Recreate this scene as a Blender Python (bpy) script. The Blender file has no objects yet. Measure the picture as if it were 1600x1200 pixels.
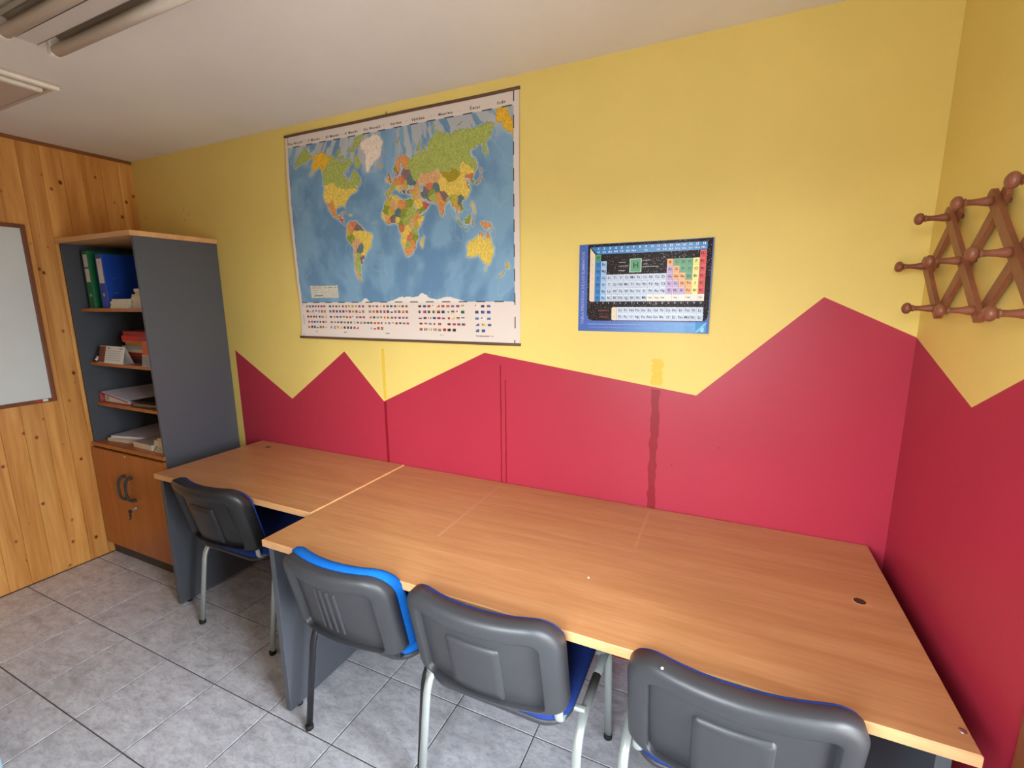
import bpy, bmesh, math, random
import numpy as np
from mathutils import Vector, Matrix
random.seed(7)
SC = bpy.context.scene
COL = SC.collection
PI = math.pi

# ---------------------------------------------------------------- camera
ROOM_X, ROOM_H, ROOM_Y = 4.035, 2.4432, -2.15
cam_data = bpy.data.cameras.new('camera'); cam = bpy.data.objects.new('camera', cam_data); COL.objects.link(cam)
cam_data.sensor_fit = 'HORIZONTAL'; cam_data.sensor_width = 36.0
cam_data.lens = 727.733 / 1600 * 36.0
cam_data.clip_start = 0.02
yaw, pitch, roll = 0.4339, -0.1808, -0.0079
fw = Vector((-math.sin(yaw) * math.cos(pitch), math.cos(yaw) * math.cos(pitch), math.sin(pitch)))
rt = fw.cross(Vector((0, 0, 1))).normalized(); up = rt.cross(fw)
c_, s_ = math.cos(roll), math.sin(roll)
rt, up = c_ * rt + s_ * up, c_ * up - s_ * rt
cam.matrix_world = Matrix(((rt.x, up.x, -fw.x, 3.5006), (rt.y, up.y, -fw.y, -1.8476), (rt.z, up.z, -fw.z, 1.5761), (0, 0, 0, 1)))
SC.camera = cam

# ---------------------------------------------------------------- world, light, exposure
SC.view_settings.view_transform = 'Standard'
SC.view_settings.look = 'None'
SC.view_settings.gamma = 1.0
SC.view_settings.use_curve_mapping = False
SC.view_settings.exposure = 0.0
SKY = 28.5
w = bpy.data.worlds.new('daylight'); SC.world = w; w.use_nodes = True
_n, _l = w.node_tree.nodes, w.node_tree.links
_tc = _n.new('ShaderNodeTexCoord'); _sx = _n.new('ShaderNodeSeparateXYZ'); _rp = _n.new('ShaderNodeValToRGB')
_l.new(_tc.outputs['Generated'], _sx.inputs[0]); _mr = _n.new('ShaderNodeMapRange'); _mr.inputs[1].default_value = -1; _mr.inputs[2].default_value = 1
_l.new(_sx.outputs[2], _mr.inputs[0]); _l.new(_mr.outputs[0], _rp.inputs[0]); _l.new(_rp.outputs[0], _n['Background'].inputs[0])
_e = _rp.color_ramp.elements; _e[0].position = 0.49; _e[0].color = (0.30, 0.30, 0.29, 1); _e[1].position = 0.52; _e[1].color = (0.88, 0.945, 1.0, 1)
_n['Background'].inputs[1].default_value = SKY

def portal(name, loc, target, sx, sy):
    d = bpy.data.lights.new(name, 'AREA'); d.shape = 'RECTANGLE'; d.size = sx; d.size_y = sy; d.cycles.is_portal = True
    o = bpy.data.objects.new(name, d); COL.objects.link(o); o.location = loc
    o.rotation_euler = (Vector(target) - Vector(loc)).to_track_quat('-Z', 'Y').to_euler()
    return o
# overcast daylight comes in through the window behind the camera and the glazed door in the right wall
portal('door_portal', (ROOM_X + 0.034, -1.345, 1.08), (0, -1.345, 1.08), 0.91, 2.08)
portal('window_portal', (3.2, -2.34, 1.45), (3.2, 0, 1.45), 1.3, 1.3)

# ---------------------------------------------------------------- materials
def lin(c):
    return tuple(((v / 255) / 12.92 if v / 255 <= 0.04045 else ((v / 255 + 0.055) / 1.055) ** 2.4) for v in c)
def L4(c): return (*lin(c), 1)
class NT:
    def __init__(s, name):
        s.m = bpy.data.materials.new(name); s.m.use_nodes = True; s.t = s.m.node_tree
        s.b = s.t.nodes['Principled BSDF']
    def n(s, typ, **k):
        x = s.t.nodes.new(typ)
        for a, v in k.items():
            if a.startswith('i_'):
                key = a[2:]; key = int(key) if key.isdigit() else key.replace('_', ' ')
                x.inputs[key].default_value = v
            else: setattr(x, a, v)
        return x
    def l(s, a, b): s.t.links.new(a, b)
    def obj_coord(s, scale=(1, 1, 1), rnd=0.0):
        tc = s.n('ShaderNodeTexCoord'); mp = s.n('ShaderNodeMapping'); mp.inputs['Scale'].default_value = scale
        s.l(tc.outputs['Object'], mp.inputs['Vector'])
        if rnd:
            oi = s.n('ShaderNodeObjectInfo'); mu = s.n('ShaderNodeMath', operation='MULTIPLY'); mu.inputs[1].default_value = rnd
            s.l(oi.outputs['Random'], mu.inputs[0]); cb = s.n('ShaderNodeCombineXYZ')
            for i in range(3): s.l(mu.outputs[0], cb.inputs[i])
            s.l(cb.outputs[0], mp.inputs['Location'])
        return mp.outputs[0]
    def noise(s, vec, scale, detail=4, rough=0.55, dist=0):
        x = s.n('ShaderNodeTexNoise'); x.inputs['Scale'].default_value = scale; x.inputs['Detail'].default_value = detail
        x.inputs['Roughness'].default_value = rough; x.inputs['Distortion'].default_value = dist
        s.l(vec, x.inputs['Vector']); return x.outputs['Fac']
    def ramp(s, fac, stops):
        r = s.n('ShaderNodeValToRGB'); e = r.color_ramp.elements
        while len(e) < len(stops): e.new(0.5)
        for i, (p, c) in enumerate(stops): e[i].position = p; e[i].color = c if len(c) == 4 else (*c, 1)
        s.l(fac, r.inputs[0]); return r.outputs[0]
    def mix(s, fac, a, b, blend='MIX'):
        x = s.n('ShaderNodeMix', data_type='RGBA', blend_type=blend)
        for i, v in ((0, fac), (6, a), (7, b)):
            if hasattr(v, 'is_linked') or hasattr(v, 'links'): s.l(v, x.inputs[i])
            else: x.inputs[i].default_value = v
        return x.outputs[2]
    def bump(s, h, strength, dist=0.002):
        b = s.n('ShaderNodeBump'); b.inputs['Strength'].default_value = strength; b.inputs['Distance'].default_value = dist
        s.l(h, b.inputs['Height']); s.l(b.outputs[0], s.b.inputs['Normal'])
    def base(s, c):
        if hasattr(c, 'links'): s.l(c, s.b.inputs['Base Color'])
        else: s.b.inputs['Base Color'].default_value = c
    def rough(s, r): s.b.inputs['Roughness'].default_value = r

def simple(name, rgb, rough=0.5, metal=0.0, var=0.06, scale=30, bump=0.0, spec=0.5):
    t = NT(name); v = t.obj_coord()
    n = t.noise(v, scale)
    a = L4(rgb)
    c = t.ramp(n, [(0.25, tuple(x * (1 - var) for x in a[:3])), (0.75, tuple(min(1, x * (1 + var)) for x in a[:3]))])
    t.base(c); t.rough(rough); t.b.inputs['Metallic'].default_value = metal
    t.b.inputs['Specular IOR Level'].default_value = spec
    if bump: t.bump(n, bump)
    return t.m

def paint(name, rgb, rough=0.55):
    t = NT(name); v = t.obj_coord()
    a = lin(rgb)
    n = t.noise(v, 2.3, 5, 0.6)
    c = t.ramp(n, [(0.3, tuple(x * 0.955 for x in a)), (0.7, tuple(x * 1.03 for x in a))])
    t.base(c); t.rough(rough); t.b.inputs['Specular IOR Level'].default_value = 0.35
    t.bump(t.noise(v, 140, 3), 0.25, 0.0012)
    return t.m

def wood_grain(name, light, dark, axis='x', rough=0.35, scale=1.0, spec=0.45):
    t = NT(name)
    st = {'x': (0.9, 14, 14), 'y': (14, 0.9, 14), 'z': (14, 14, 0.9)}[axis]
    v = t.obj_coord(tuple(q * scale for q in st), 3.0)
    n1 = t.noise(v, 1.3, 5, 0.6, 0.6); n2 = t.noise(v, 7.0, 4, 0.7, 0.2)
    c1 = t.ramp(n1, [(0.3, lin(dark)), (0.7, lin(light))])
    k = t.ramp(n2, [(0.35, (0.84, 0.80, 0.76)), (0.6, (1, 1, 1))])
    t.base(t.mix(0.7, c1, k, 'MULTIPLY')); t.rough(rough); t.b.inputs['Specular IOR Level'].default_value = spec
    t.bump(n2, 0.05, 0.001)
    return t.m

def pine(name):
    t = NT(name)
    oi = t.n('ShaderNodeObjectInfo')
    v = t.obj_coord((9, 9, 0.55), 7.0)
    n1 = t.noise(v, 1.6, 6, 0.6, 0.8)
    n2 = t.noise(v, 9.0, 3, 0.6, 0.2)
    c = t.ramp(n1, [(0.28, lin((186, 118, 48))), (0.55, lin((222, 160, 84))), (0.75, lin((236, 182, 108)))])
    c = t.mix(0.35, c, t.ramp(n2, [(0.38, (0.80, 0.72, 0.62)), (0.58, (1, 1, 1))]), 'MULTIPLY')
    # knots, one voronoi cell every so often along each board
    vk = t.obj_coord((1.0, 14.0, 10.5), 5.0)
    vo = t.n('ShaderNodeTexVoronoi'); vo.inputs['Scale'].default_value = 1.0; vo.inputs['Randomness'].default_value = 1.0
    vo.voronoi_dimensions = '3D'; t.l(vk, vo.inputs['Vector'])
    wob = t.noise(t.obj_coord((30, 30, 18)), 1.0, 2)
    add = t.n('ShaderNodeMath', operation='MULTIPLY_ADD'); add.inputs[1].default_value = 0.13; t.l(wob, add.inputs[0]); t.l(vo.outputs['Distance'], add.inputs[2])
    k = t.ramp(add.outputs[0], [(0.115, lin((96, 52, 26))), (0.145, lin((170, 112, 66))), (0.22, (1, 1, 1))])
    c = t.mix(1.0, c, k, 'MULTIPLY')
    tone = t.ramp(oi.outputs['Random'], [(0.0, (0.86, 0.82, 0.78)), (0.5, (0.97, 0.95, 0.92)), (1.0, (1.0, 1.0, 1.0))])
    t.base(t.mix(1.0, c, tone, 'MULTIPLY')); t.rough(0.42); t.bump(n2, 0.1, 0.001)
    return t.m

def tile_mat(name):
    t = NT(name)
    v = t.obj_coord((10, 20, 10), 40.0)
    n1 = t.noise(v, 1.0, 7, 0.62, 0.5); n2 = t.noise(v, 4.0, 5, 0.65, 0.8)
    c = t.ramp(n1, [(0.30, lin((184, 186, 196))), (0.52, lin((212, 214, 224))), (0.72, lin((228, 232, 241)))])
    c = t.mix(0.85, c, t.ramp(n2, [(0.36, (0.74, 0.72, 0.715)), (0.56, (1, 1, 1))]), 'MULTIPLY')
    oi = t.n('ShaderNodeObjectInfo')
    c = t.mix(1.0, c, t.ramp(oi.outputs['Random'], [(0, (0.94, 0.94, 0.94)), (1, (1, 1, 1))]), 'MULTIPLY')
    t.base(c); t.rough(0.33); t.bump(n2, 0.12, 0.001)
    return t.m

def glass_mat():
    t = NT('thin_glass'); t.t.nodes.remove(t.b)
    tr = t.n('ShaderNodeBsdfTransparent'); gl = t.n('ShaderNodeBsdfGlossy'); gl.inputs['Roughness'].default_value = 0.02
    lw = t.n('ShaderNodeFresnel'); lw.inputs[0].default_value = 1.45
    mx = t.n('ShaderNodeMixShader'); t.l(lw.outputs[0], mx.inputs[0]); t.l(tr.outputs[0], mx.inputs[1]); t.l(gl.outputs[0], mx.inputs[2])
    t.l(mx.outputs[0], t.t.nodes['Material Output'].inputs[0]); return t.m

def attr_mat(name, rough=0.5):
    t = NT(name); a = t.n('ShaderNodeAttribute', attribute_name='print'); t.l(a.outputs['Color'], t.b.inputs['Base Color'])
    t.rough(rough); t.b.inputs['Specular IOR Level'].default_value = 0.3
    return t.m

def plastic(name, rgb, rough=0.4, spec=0.5):
    t = NT(name); t.base(L4(rgb)); t.rough(rough); t.b.inputs['Specular IOR Level'].default_value = spec
    v = t.obj_coord(); t.bump(t.noise(v, 700, 2), 0.12, 0.0006)
    return t.m

def fabric(name, rgb):
    t = NT(name); v = t.obj_coord(); n = t.noise(v, 260, 3, 0.8); a = lin(rgb)
    t.base(t.ramp(n, [(0.3, tuple(x * 0.7 for x in a)), (0.7, tuple(min(1, x * 1.25) for x in a))])); t.rough(0.9)
    t.b.inputs['Specular IOR Level'].default_value = 0.2
    t.bump(n, 0.5, 0.001); return t.m

M = {}
M['yellow'] = paint('yellow_wall_paint', (229, 204, 116))
M['red'] = paint('red_wall_paint', (174, 48, 68), 0.38)
M['yellow_strip'] = paint('yellow_filler', (226, 190, 70))
M['red_strip'] = paint('dark_red_filler', (140, 22, 38), 0.4)
M['ceiling'] = paint('ceiling_plaster', (232, 228, 222), 0.9)
M['cream_wall'] = paint('cream_wall_paint', (222, 205, 170), 0.8)
M['grout'] = simple('tile_grout', (86, 80, 80), 0.9)
M['tile'] = tile_mat('marbled_floor_tile')
M['pine'] = pine('knotty_pine')
M['pine_dark'] = wood_grain('pine_trim', (150, 92, 44), (120, 70, 30), 'y', 0.5)
M['beech_x'] = wood_grain('beech_laminate', (204, 150, 103), (186, 130, 83), 'x', 0.30)
M['edge'] = wood_grain('beech_edge_band', (226, 178, 126), (214, 160, 106), 'x', 0.4)
M['door_wood'] = wood_grain('cabinet_door_beech', (186, 116, 60), (168, 98, 46), 'z', 0.35)
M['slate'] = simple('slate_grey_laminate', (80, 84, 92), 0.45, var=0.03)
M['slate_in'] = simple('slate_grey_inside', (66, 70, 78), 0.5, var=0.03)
M['plinth'] = simple('dark_plinth', (66, 62, 60), 0.6)
M['black'] = plastic('black_plastic', (30, 30, 32), 0.35)
M['shell'] = plastic('charcoal_chair_plastic', (55, 56, 60), 0.44, 0.5)
M['shell_dark'] = plastic('black_chair_plastic', (34, 34, 37), 0.38, 0.5)
M['navy'] = fabric('navy_fabric', (30, 54, 128))
M['royal'] = fabric('royal_blue_fabric', (34, 58, 132))
M['azure'] = fabric('azure_fabric', (8, 98, 186))
M['silver'] = simple('silver_painted_steel', (176, 184, 182), 0.38, 0.35, 0.02)
M['blackmetal'] = simple('black_painted_steel', (38, 38, 42), 0.35, 0.1, 0.02)
M['rubber'] = simple('black_rubber', (24, 22, 22), 0.7)
M['rack'] = wood_grain('turned_brown_wood', (150, 92, 66), (122, 70, 48), 'z', 0.38)
M['frame_brown'] = wood_grain('brown_frame', (132, 76, 46), (110, 60, 34), 'z', 0.45)
M['board_white'] = simple('whiteboard_surface', (212, 218, 216), 0.35, var=0.03, scale=5)
M['lamp_body'] = simple('lamp_enamel', (206, 200, 192), 0.4, var=0.02)
M['tube'] = simple('unlit_tube', (225, 218, 208), 0.25, var=0.02)
M['socket'] = simple('lamp_socket', (238, 232, 218), 0.5)
M['reflector'] = simple('lamp_reflector', (150, 140, 126), 0.3, 0.5, 0.02)
M['hatch'] = simple('hatch_panel', (196, 176, 162), 0.6)
M['map_rod'] = simple('dark_map_rod', (96, 70, 54), 0.5)
M['map'] = attr_mat('map_print', 0.55)
M['ink'] = simple('black_ink', (44, 40, 38), 0.6)
M['white'] = simple('white_paper', (226, 222, 216), 0.7, var=0.02)
M['cream'] = simple('cream_paper', (214, 200, 176), 0.7)
M['glass'] = glass_mat()
M['metal'] = simple('bare_metal', (190, 190, 190), 0.3, 0.9, 0.02)
M['paleblue'] = simple('pale_blue_enamel', (150, 182, 196), 0.4)
def flat(name, rgb, rough=0.5):
    if name not in M: M[name] = simple(name, rgb, rough, var=0.02)
    return M[name]

# ---------------------------------------------------------------- mesh helpers
class MB:
    def __init__(s): s.v = []; s.f = []; s.mi = []; s.mats = []; s.smooth = []
    def _m(s, m):
        if m not in s.mats: s.mats.append(m)
        return s.mats.index(m)
    def quad_box(s, lo, hi, m=None, bev=0.0, skip=()):
        (x0, y0, z0), (x1, y1, z1) = lo, hi
        if bev <= 0:
            b = len(s.v)
            s.v += [(x0, y0, z0), (x1, y0, z0), (x1, y1, z0), (x0, y1, z0), (x0, y0, z1), (x1, y0, z1), (x1, y1, z1), (x0, y1, z1)]
            fs = [(0, 3, 2, 1), (4, 5, 6, 7), (0, 1, 5, 4), (1, 2, 6, 5), (2, 3, 7, 6), (3, 0, 4, 7)]
            for f in fs: s.f.append(tuple(b + i for i in f)); s.mi.append(s._m(m)); s.smooth.append(False)
            return s
        bm = bmesh.new(); bmesh.ops.create_cube(bm, size=1)
        for v in bm.verts:
            v.co = Vector(((x0 + x1) / 2 + v.co.x * (x1 - x0), (y0 + y1) / 2 + v.co.y * (y1 - y0), (z0 + z1) / 2 + v.co.z * (z1 - z0)))
        bmesh.ops.bevel(bm, geom=list(bm.edges), offset=bev, segments=2, affect='EDGES', profile=0.5)
        s.add_bm(bm, m, False); bm.free(); return s
    def add_bm(s, bm, m, smooth=True, mat=None):
        b = len(s.v); bm.verts.index_update()
        for v in bm.verts: s.v.append(tuple((mat @ v.co) if mat else v.co))
        for f in bm.faces:
            s.f.append(tuple(b + v.index for v in f.verts)); s.mi.append(s._m(m)); s.smooth.append(smooth)
        return s
    def face(s, pts, m, smooth=False):
        b = len(s.v); s.v += [tuple(p) for p in pts]; s.f.append(tuple(range(b, b + len(pts)))); s.mi.append(s._m(m)); s.smooth.append(smooth)
        return s
    def loops(s, rings, m, close=True, cap0=False, cap1=False, smooth=True):
        b = len(s.v); n = len(rings[0])
        for r in rings: s.v += [tuple(p) for p in r]
        for j in range(len(rings) - 1):
            for i in range(n if close else n - 1):
                k = (i + 1) % n
                s.f.append((b + j * n + i, b + j * n + k, b + (j + 1) * n + k, b + (j + 1) * n + i)); s.mi.append(s._m(m)); s.smooth.append(smooth)
        if cap0: s.f.append(tuple(b + i for i in reversed(range(n)))); s.mi.append(s._m(m)); s.smooth.append(False)
        if cap1: s.f.append(tuple(b + (len(rings) - 1) * n + i for i in range(n))); s.mi.append(s._m(m)); s.smooth.append(False)
        return s
    def tube(s, path, ra, rb=None, ref=(1, 0, 0), m=None, n=14, cap=True):
        """sweep an oval section (ra along ref, rb across) along a path"""
        rb = rb or ra; path = [Vector(p) for p in path]; ref = Vector(ref); rings = []
        for i, p in enumerate(path):
            t = (path[min(i + 1, len(path) - 1)] - path[max(i - 1, 0)]).normalized()
            a = (ref - t * ref.dot(t)).normalized(); c = t.cross(a)
            rings.append([p + a * math.cos(q) * ra + c * math.sin(q) * rb for q in [2 * PI * k / n for k in range(n)]])
        return s.loops(rings, m, True, cap, cap)
    def lathe(s, prof, origin, axis, m=None, n=16):
        o = Vector(origin); d = Vector(axis).normalized(); a = d.orthogonal().normalized(); c = d.cross(a)
        rings = [[o + d * t + (a * math.cos(q) + c * math.sin(q)) * max(r, 1e-5) for q in [2 * PI * k / n for k in range(n)]] for t, r in prof]
        return s.loops(rings, m, True, True, True)
    def build(s, name, parent=None, loc=(0, 0, 0)):
        me = bpy.data.meshes.new(name); me.from_pydata(s.v, [], s.f)
        for m in s.mats: me.materials.append(m)
        me.polygons.foreach_set('material_index', s.mi); me.polygons.foreach_set('use_smooth', s.smooth)
        me.validate(); me.update()
        bm = bmesh.new(); bm.from_mesh(me); bmesh.ops.recalc_face_normals(bm, faces=bm.faces); bm.to_mesh(me); bm.free()
        o = bpy.data.objects.new(name, me); COL.objects.link(o); o.location = loc
        if parent: o.parent = parent
        return o
def box(name, lo, hi, m, parent=None, bev=0.0):
    """a box whose object origin sits at its own centre of the base"""
    c = ((lo[0] + hi[0]) / 2, (lo[1] + hi[1]) / 2, lo[2])
    return MB().quad_box([lo[i] - c[i] for i in range(3)], [hi[i] - c[i] for i in range(3)], m, bev).build(name, parent, c)
def tag(o, label=None, cat=None, group=None, kind=None):
    if label: o['label'] = label
    if cat: o['category'] = cat
    if group: o['group'] = group
    if kind: o['kind'] = kind
    return o
def thing(name, label, cat, loc=(0, 0, 0), rz=0, group=None):
    o = bpy.data.objects.new(name, None); COL.objects.link(o); o.location = loc; o.rotation_euler = (0, 0, rz)
    o.empty_display_size = 0.05
    return tag(o, label, cat, group)
def struct(o): o['kind'] = 'structure'; return o
def catmull(pts, n=8):
    P = [Vector(p) for p in pts]; P = [P[0] * 2 - P[1]] + P + [P[-1] * 2 - P[-2]]; out = []
    for i in range(1, len(P) - 2):
        for k in range(n):
            t = k / n; a, b, c, d = P[i - 1:i + 3]
            out.append(0.5 * ((2 * b) + (c - a) * t + (2 * a - 5 * b + 4 * c - d) * t * t + (3 * b - a - 3 * c + d) * t ** 3))
    out.append(P[-2]); return out
def smoothed(pts, r, n=6):
    """polyline with rounded corners"""
    P = [Vector(p) for p in pts]; out = [P[0]]
    for i in range(1, len(P) - 1):
        a, b, c = P[i - 1], P[i], P[i + 1]; rr = min(r, (a - b).length * 0.49, (c - b).length * 0.49)
        p0 = b + (a - b).normalized() * rr; p1 = b + (c - b).normalized() * rr
        for k in range(n + 1):
            t = k / n; out.append((1 - t) ** 2 * p0 + 2 * t * (1 - t) * b + t * t * p1)
    out.append(P[-1]); return out
def text_mesh(name, body, size, mat, parent, loc, rot, align='CENTER', spacing=1.0, warp=None, bold=0.0):
    cu = bpy.data.curves.new(name, 'FONT'); cu.body = body; cu.size = size; cu.align_x = align; cu.align_y = 'CENTER'
    cu.space_character = spacing; cu.resolution_u = 1; cu.offset = bold
    tmp = bpy.data.objects.new('tmp', cu); me = bpy.data.meshes.new_from_object(tmp)
    bpy.data.objects.remove(tmp)
    o = bpy.data.objects.new(name, me); me.name = name; me.materials.clear(); me.materials.append(mat)
    R_ = Matrix.Translation(loc) @ Matrix.Rotation(rot[2], 4, 'Z') @ Matrix.Rotation(rot[1], 4, 'Y') @ Matrix.Rotation(rot[0], 4, 'X')
    for v in me.vertices:
        v.co = R_ @ v.co
        if warp: v.co = warp(v.co)
    COL.objects.link(o); o.parent = parent
    return o
def join_meshes(name, objs, parent):
    """several small flat prints joined into one mesh"""
    vs, fs, mi, mats = [], [], [], []
    for o in objs:
        b = len(vs); me = o.data
        idx = []
        for m in me.materials:
            if m not in mats: mats.append(m)
            idx.append(mats.index(m))
        vs += [tuple(v.co) for v in me.vertices]
        for p in me.polygons: fs.append(tuple(b + i for i in p.vertices)); mi.append(idx[p.material_index] if idx else 0)
    for o in objs: bpy.data.objects.remove(o)
    me = bpy.data.meshes.new(name); me.from_pydata(vs, [], fs)
    for m in mats: me.materials.append(m)
    me.polygons.foreach_set('material_index', mi); me.update()
    o = bpy.data.objects.new(name, me); COL.objects.link(o); o.parent = parent; return o

# ================================================================= THE ROOM
X, H, Y = ROOM_X, ROOM_H, ROOM_Y
T = 0.12; TR = 0.03
# back wall: yellow above, red mountain skyline below (two paints on one wall)
zig = [(0.80, 1.284), (1.252, 1.021), (1.673, 1.311), (1.918, 1.063), (2.509, 1.338), (3.408, 1.213), (3.780, 1.574), (X, 1.448)]
wb = MB()
wb.face([(-T, 0, 0), (0.80, 0, 0), (0.80, 0, 1.284), (0.80, 0, H), (-T, 0, H)], M['yellow'])
for (xa, za), (xb, zb) in zip(zig[:-1], zig[1:]):
    wb.face([(xa, 0, 0), (xb, 0, 0), (xb, 0, zb), (xa, 0, za)], M['red'])
    wb.face([(xa, 0, za), (xb, 0, zb), (xb, 0, H), (xa, 0, H)], M['yellow'])
wb.quad_box((-T, 0.004, 0), (X + TR, T, H), M['cream_wall'])
wall_back = struct(wb.build('wall_back'))
# right wall with the door opening
D0, D1, DH, DB = -0.89, -1.80, 2.12, 0.04

zr = [(0.0, 1.448), (-0.42, 1.315), (-0.80, 1.514)]
wr = MB()
for (ya, za), (yb, zb) in zip(zr[:-1], zr[1:]):
    wr.face([(X, ya, 0), (X, yb, 0), (X, yb, zb), (X, ya, za)], M['red'])
    wr.face([(X, ya, za), (X, yb, zb), (X, yb, H), (X, ya, H)], M['yellow'])
wr.face([(X, -0.80, 0), (X, D0, 0), (X, D0, 1.558), (X, -0.80, 1.514)], M['red'])
wr.face([(X, -0.80, 1.514), (X, D0, 1.558), (X, D0, H), (X, -0.80, H)], M['yellow'])
wr.face([(X, D0, DH), (X, D1, DH), (X, D1, H), (X, D0, H)], M['yellow'])
wr.face([(X, D1, 0), (X, Y, 0), (X, Y, 1.1), (X, D1, 1.1)], M['red'])
wr.face([(X, D1, 1.1), (X, Y, 1.1), (X, Y, H), (X, D1, H)], M['yellow'])
wr.quad_box((X + 0.004, D0, 0), (X + TR, T, H), M['cream_wall'])
wr.quad_box((X + 0.004, D1, DH), (X + TR, D0, H), M['cream_wall'])
wr.quad_box((X + 0.004, Y - T, 0), (X + TR, D1, H), M['cream_wall'])
wall_right = struct(wr.build('wall_right'))
# wall behind the camera with a window opening
W0, W1, WZ0, WZ1 = 2.75, 3.65, 0.85, 2.05
wf = MB()
wf.quad_box((-T, Y - T, 0), (W0, Y, H), M['cream_wall']); wf.quad_box((W1, Y - T, 0), (X + T, Y, H), M['cream_wall'])
wf.quad_box((W0, Y - T, 0), (W1, Y, WZ0), M['cream_wall']); wf.quad_box((W0, Y - T, WZ1), (W1, Y, H), M['cream_wall'])
wall_front = struct(wf.build('wall_front'))
# left wall: a backing with pine boards standing proud of it
wall_left = struct(box('wall_left', (-T, Y - T, 0), (-0.016, T, H), M['cream_wall']))
PW = 0.092
def board_mesh(wd):
    m = MB(); prof = [(-0.016, 0.0002), (-0.002, 0.0002), (0.0, 0.0018), (0.0, wd - 0.0018), (-0.002, wd - 0.0002), (-0.016, wd - 0.0002)]
    r0 = [(a, b, 0.0) for a, b in prof]; r1 = [(a, b, H) for a, b in prof]
    m.loops([r0, r1], M['pine'], True, True, True, smooth=False); return m
pb = board_mesh(PW).build('board', wall_left)
wl_loc = Vector(wall_left.location)
n_b = int((-Y + 0.0) / PW) + 1
for k in range(n_b):
    o = pb if k == 0 else pb.copy()
    if k: COL.objects.link(o); o.parent = wall_left
    y0 = -0.077 - PW * k + 0.0 + (0 if k else 0)
    o.location = Vector((0, y0, 0)) - wl_loc
trim = MB().quad_box((0.0, Y, H - 0.018), (0.012, 0, H), M['pine_dark'], 0.003).build('trim_1'); struct(trim)
# floor: grout bed with separate tiles
floor = struct(box('floor', (-T, Y - T, -0.08), (X + T, T, -0.0022), M['grout']))
TX, TY, TX0, TY0 = 0.3271, 0.331, 0.6663, -0.8375
def tile_mesh():
    m = MB(); g = 0.0021; a, b = TX / 2 - g, TY / 2 - g; e = 0.0013
    r = [[(-a, -b, -0.0022), (a, -b, -0.0022), (a, b, -0.0022), (-a, b, -0.0022)], [(-a, -b, -e), (a, -b, -e), (a, b, -e), (-a, b, -e)],
         [(-a + e, -b + e, 0), (a - e, -b + e, 0), (a - e, b - e, 0), (-a + e, b - e, 0)]]
    m.loops(r, M['tile'], True, False, True, smooth=False); return m
t0 = None; fl = Vector(floor.location)
for i in range(-3, 12):
    for j in range(-9, 4):
        cx, cy = TX0 + (i + 0.5) * TX, TY0 + (j + 0.5) * TY
        if cx < -TX * 0.4 or cx > X + TX * 0.4 or cy > TY * 0.4 or cy < Y - TY * 0.4: continue
        if t0 is None: o = t0 = tile_mesh().build('tile', floor)
        else: o = t0.copy(); COL.objects.link(o); o.parent = floor
        o.location = Vector((cx, cy, 0)) - fl
ceiling = struct(box('ceiling', (-T, Y - T, H), (X + T, T, H + 0.1), M['ceiling']))

# filler strips left where partitions once met the back wall
def strip(x, wd, z0, z1, mat, jag=0.0, seed=1):
    rr = random.Random(seed); n = 24; m = MB(); a = []; b = []
    for i in range(n + 1):
        z = z0 + (z1 - z0) * i / n
        a.append((x - wd / 2 + rr.uniform(-jag, jag), -0.0008, z)); b.append((x + wd / 2 + rr.uniform(-jag, jag), -0.0008, z))
    A = [(p[0], 0.0004, p[2]) for p in a]; B = [(p[0], 0.0004, p[2]) for p in b]
    m.loops([A, a, b, B], mat, False, smooth=False); return m.build('filler_strip', wall_back)
strip(1.926, 0.016, 0.732, 1.062, M['red_strip'], 0.0006)
strip(1.929, 0.018, 1.075, 1.335, M['yellow_strip'], 0.002, 2)
strip(2.588, 0.006, 0.732, 1.285, M['red_strip'], 0.001, 3); strip(2.612, 0.006, 0.732, 1.22, M['red_strip'], 0.001, 4)
strip(3.262, 0.030, 0.732, 1.225, M['red_strip'], 0.004, 5)
strip(3.262, 0.040, 1.242, 1.345, M['yellow_strip'], 0.007, 6)
# nail holes
for (x, z) in [(0.475, 2.12), (0.52, 2.09), (0.475, 2.06), (0.075, 2.10), (0.06, 2.05), (0.09, 2.03), (3.5, 1.02), (3.335, 0.93)]:
    MB().lathe([(0, 0.0032), (0.0008, 0.0032), (0.0012, 0.001)], (x, 0.0002, z), (0, -1, 0), flat('nail_hole', (84, 60, 30)), 8).build('nail_hole', wall_back)

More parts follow.
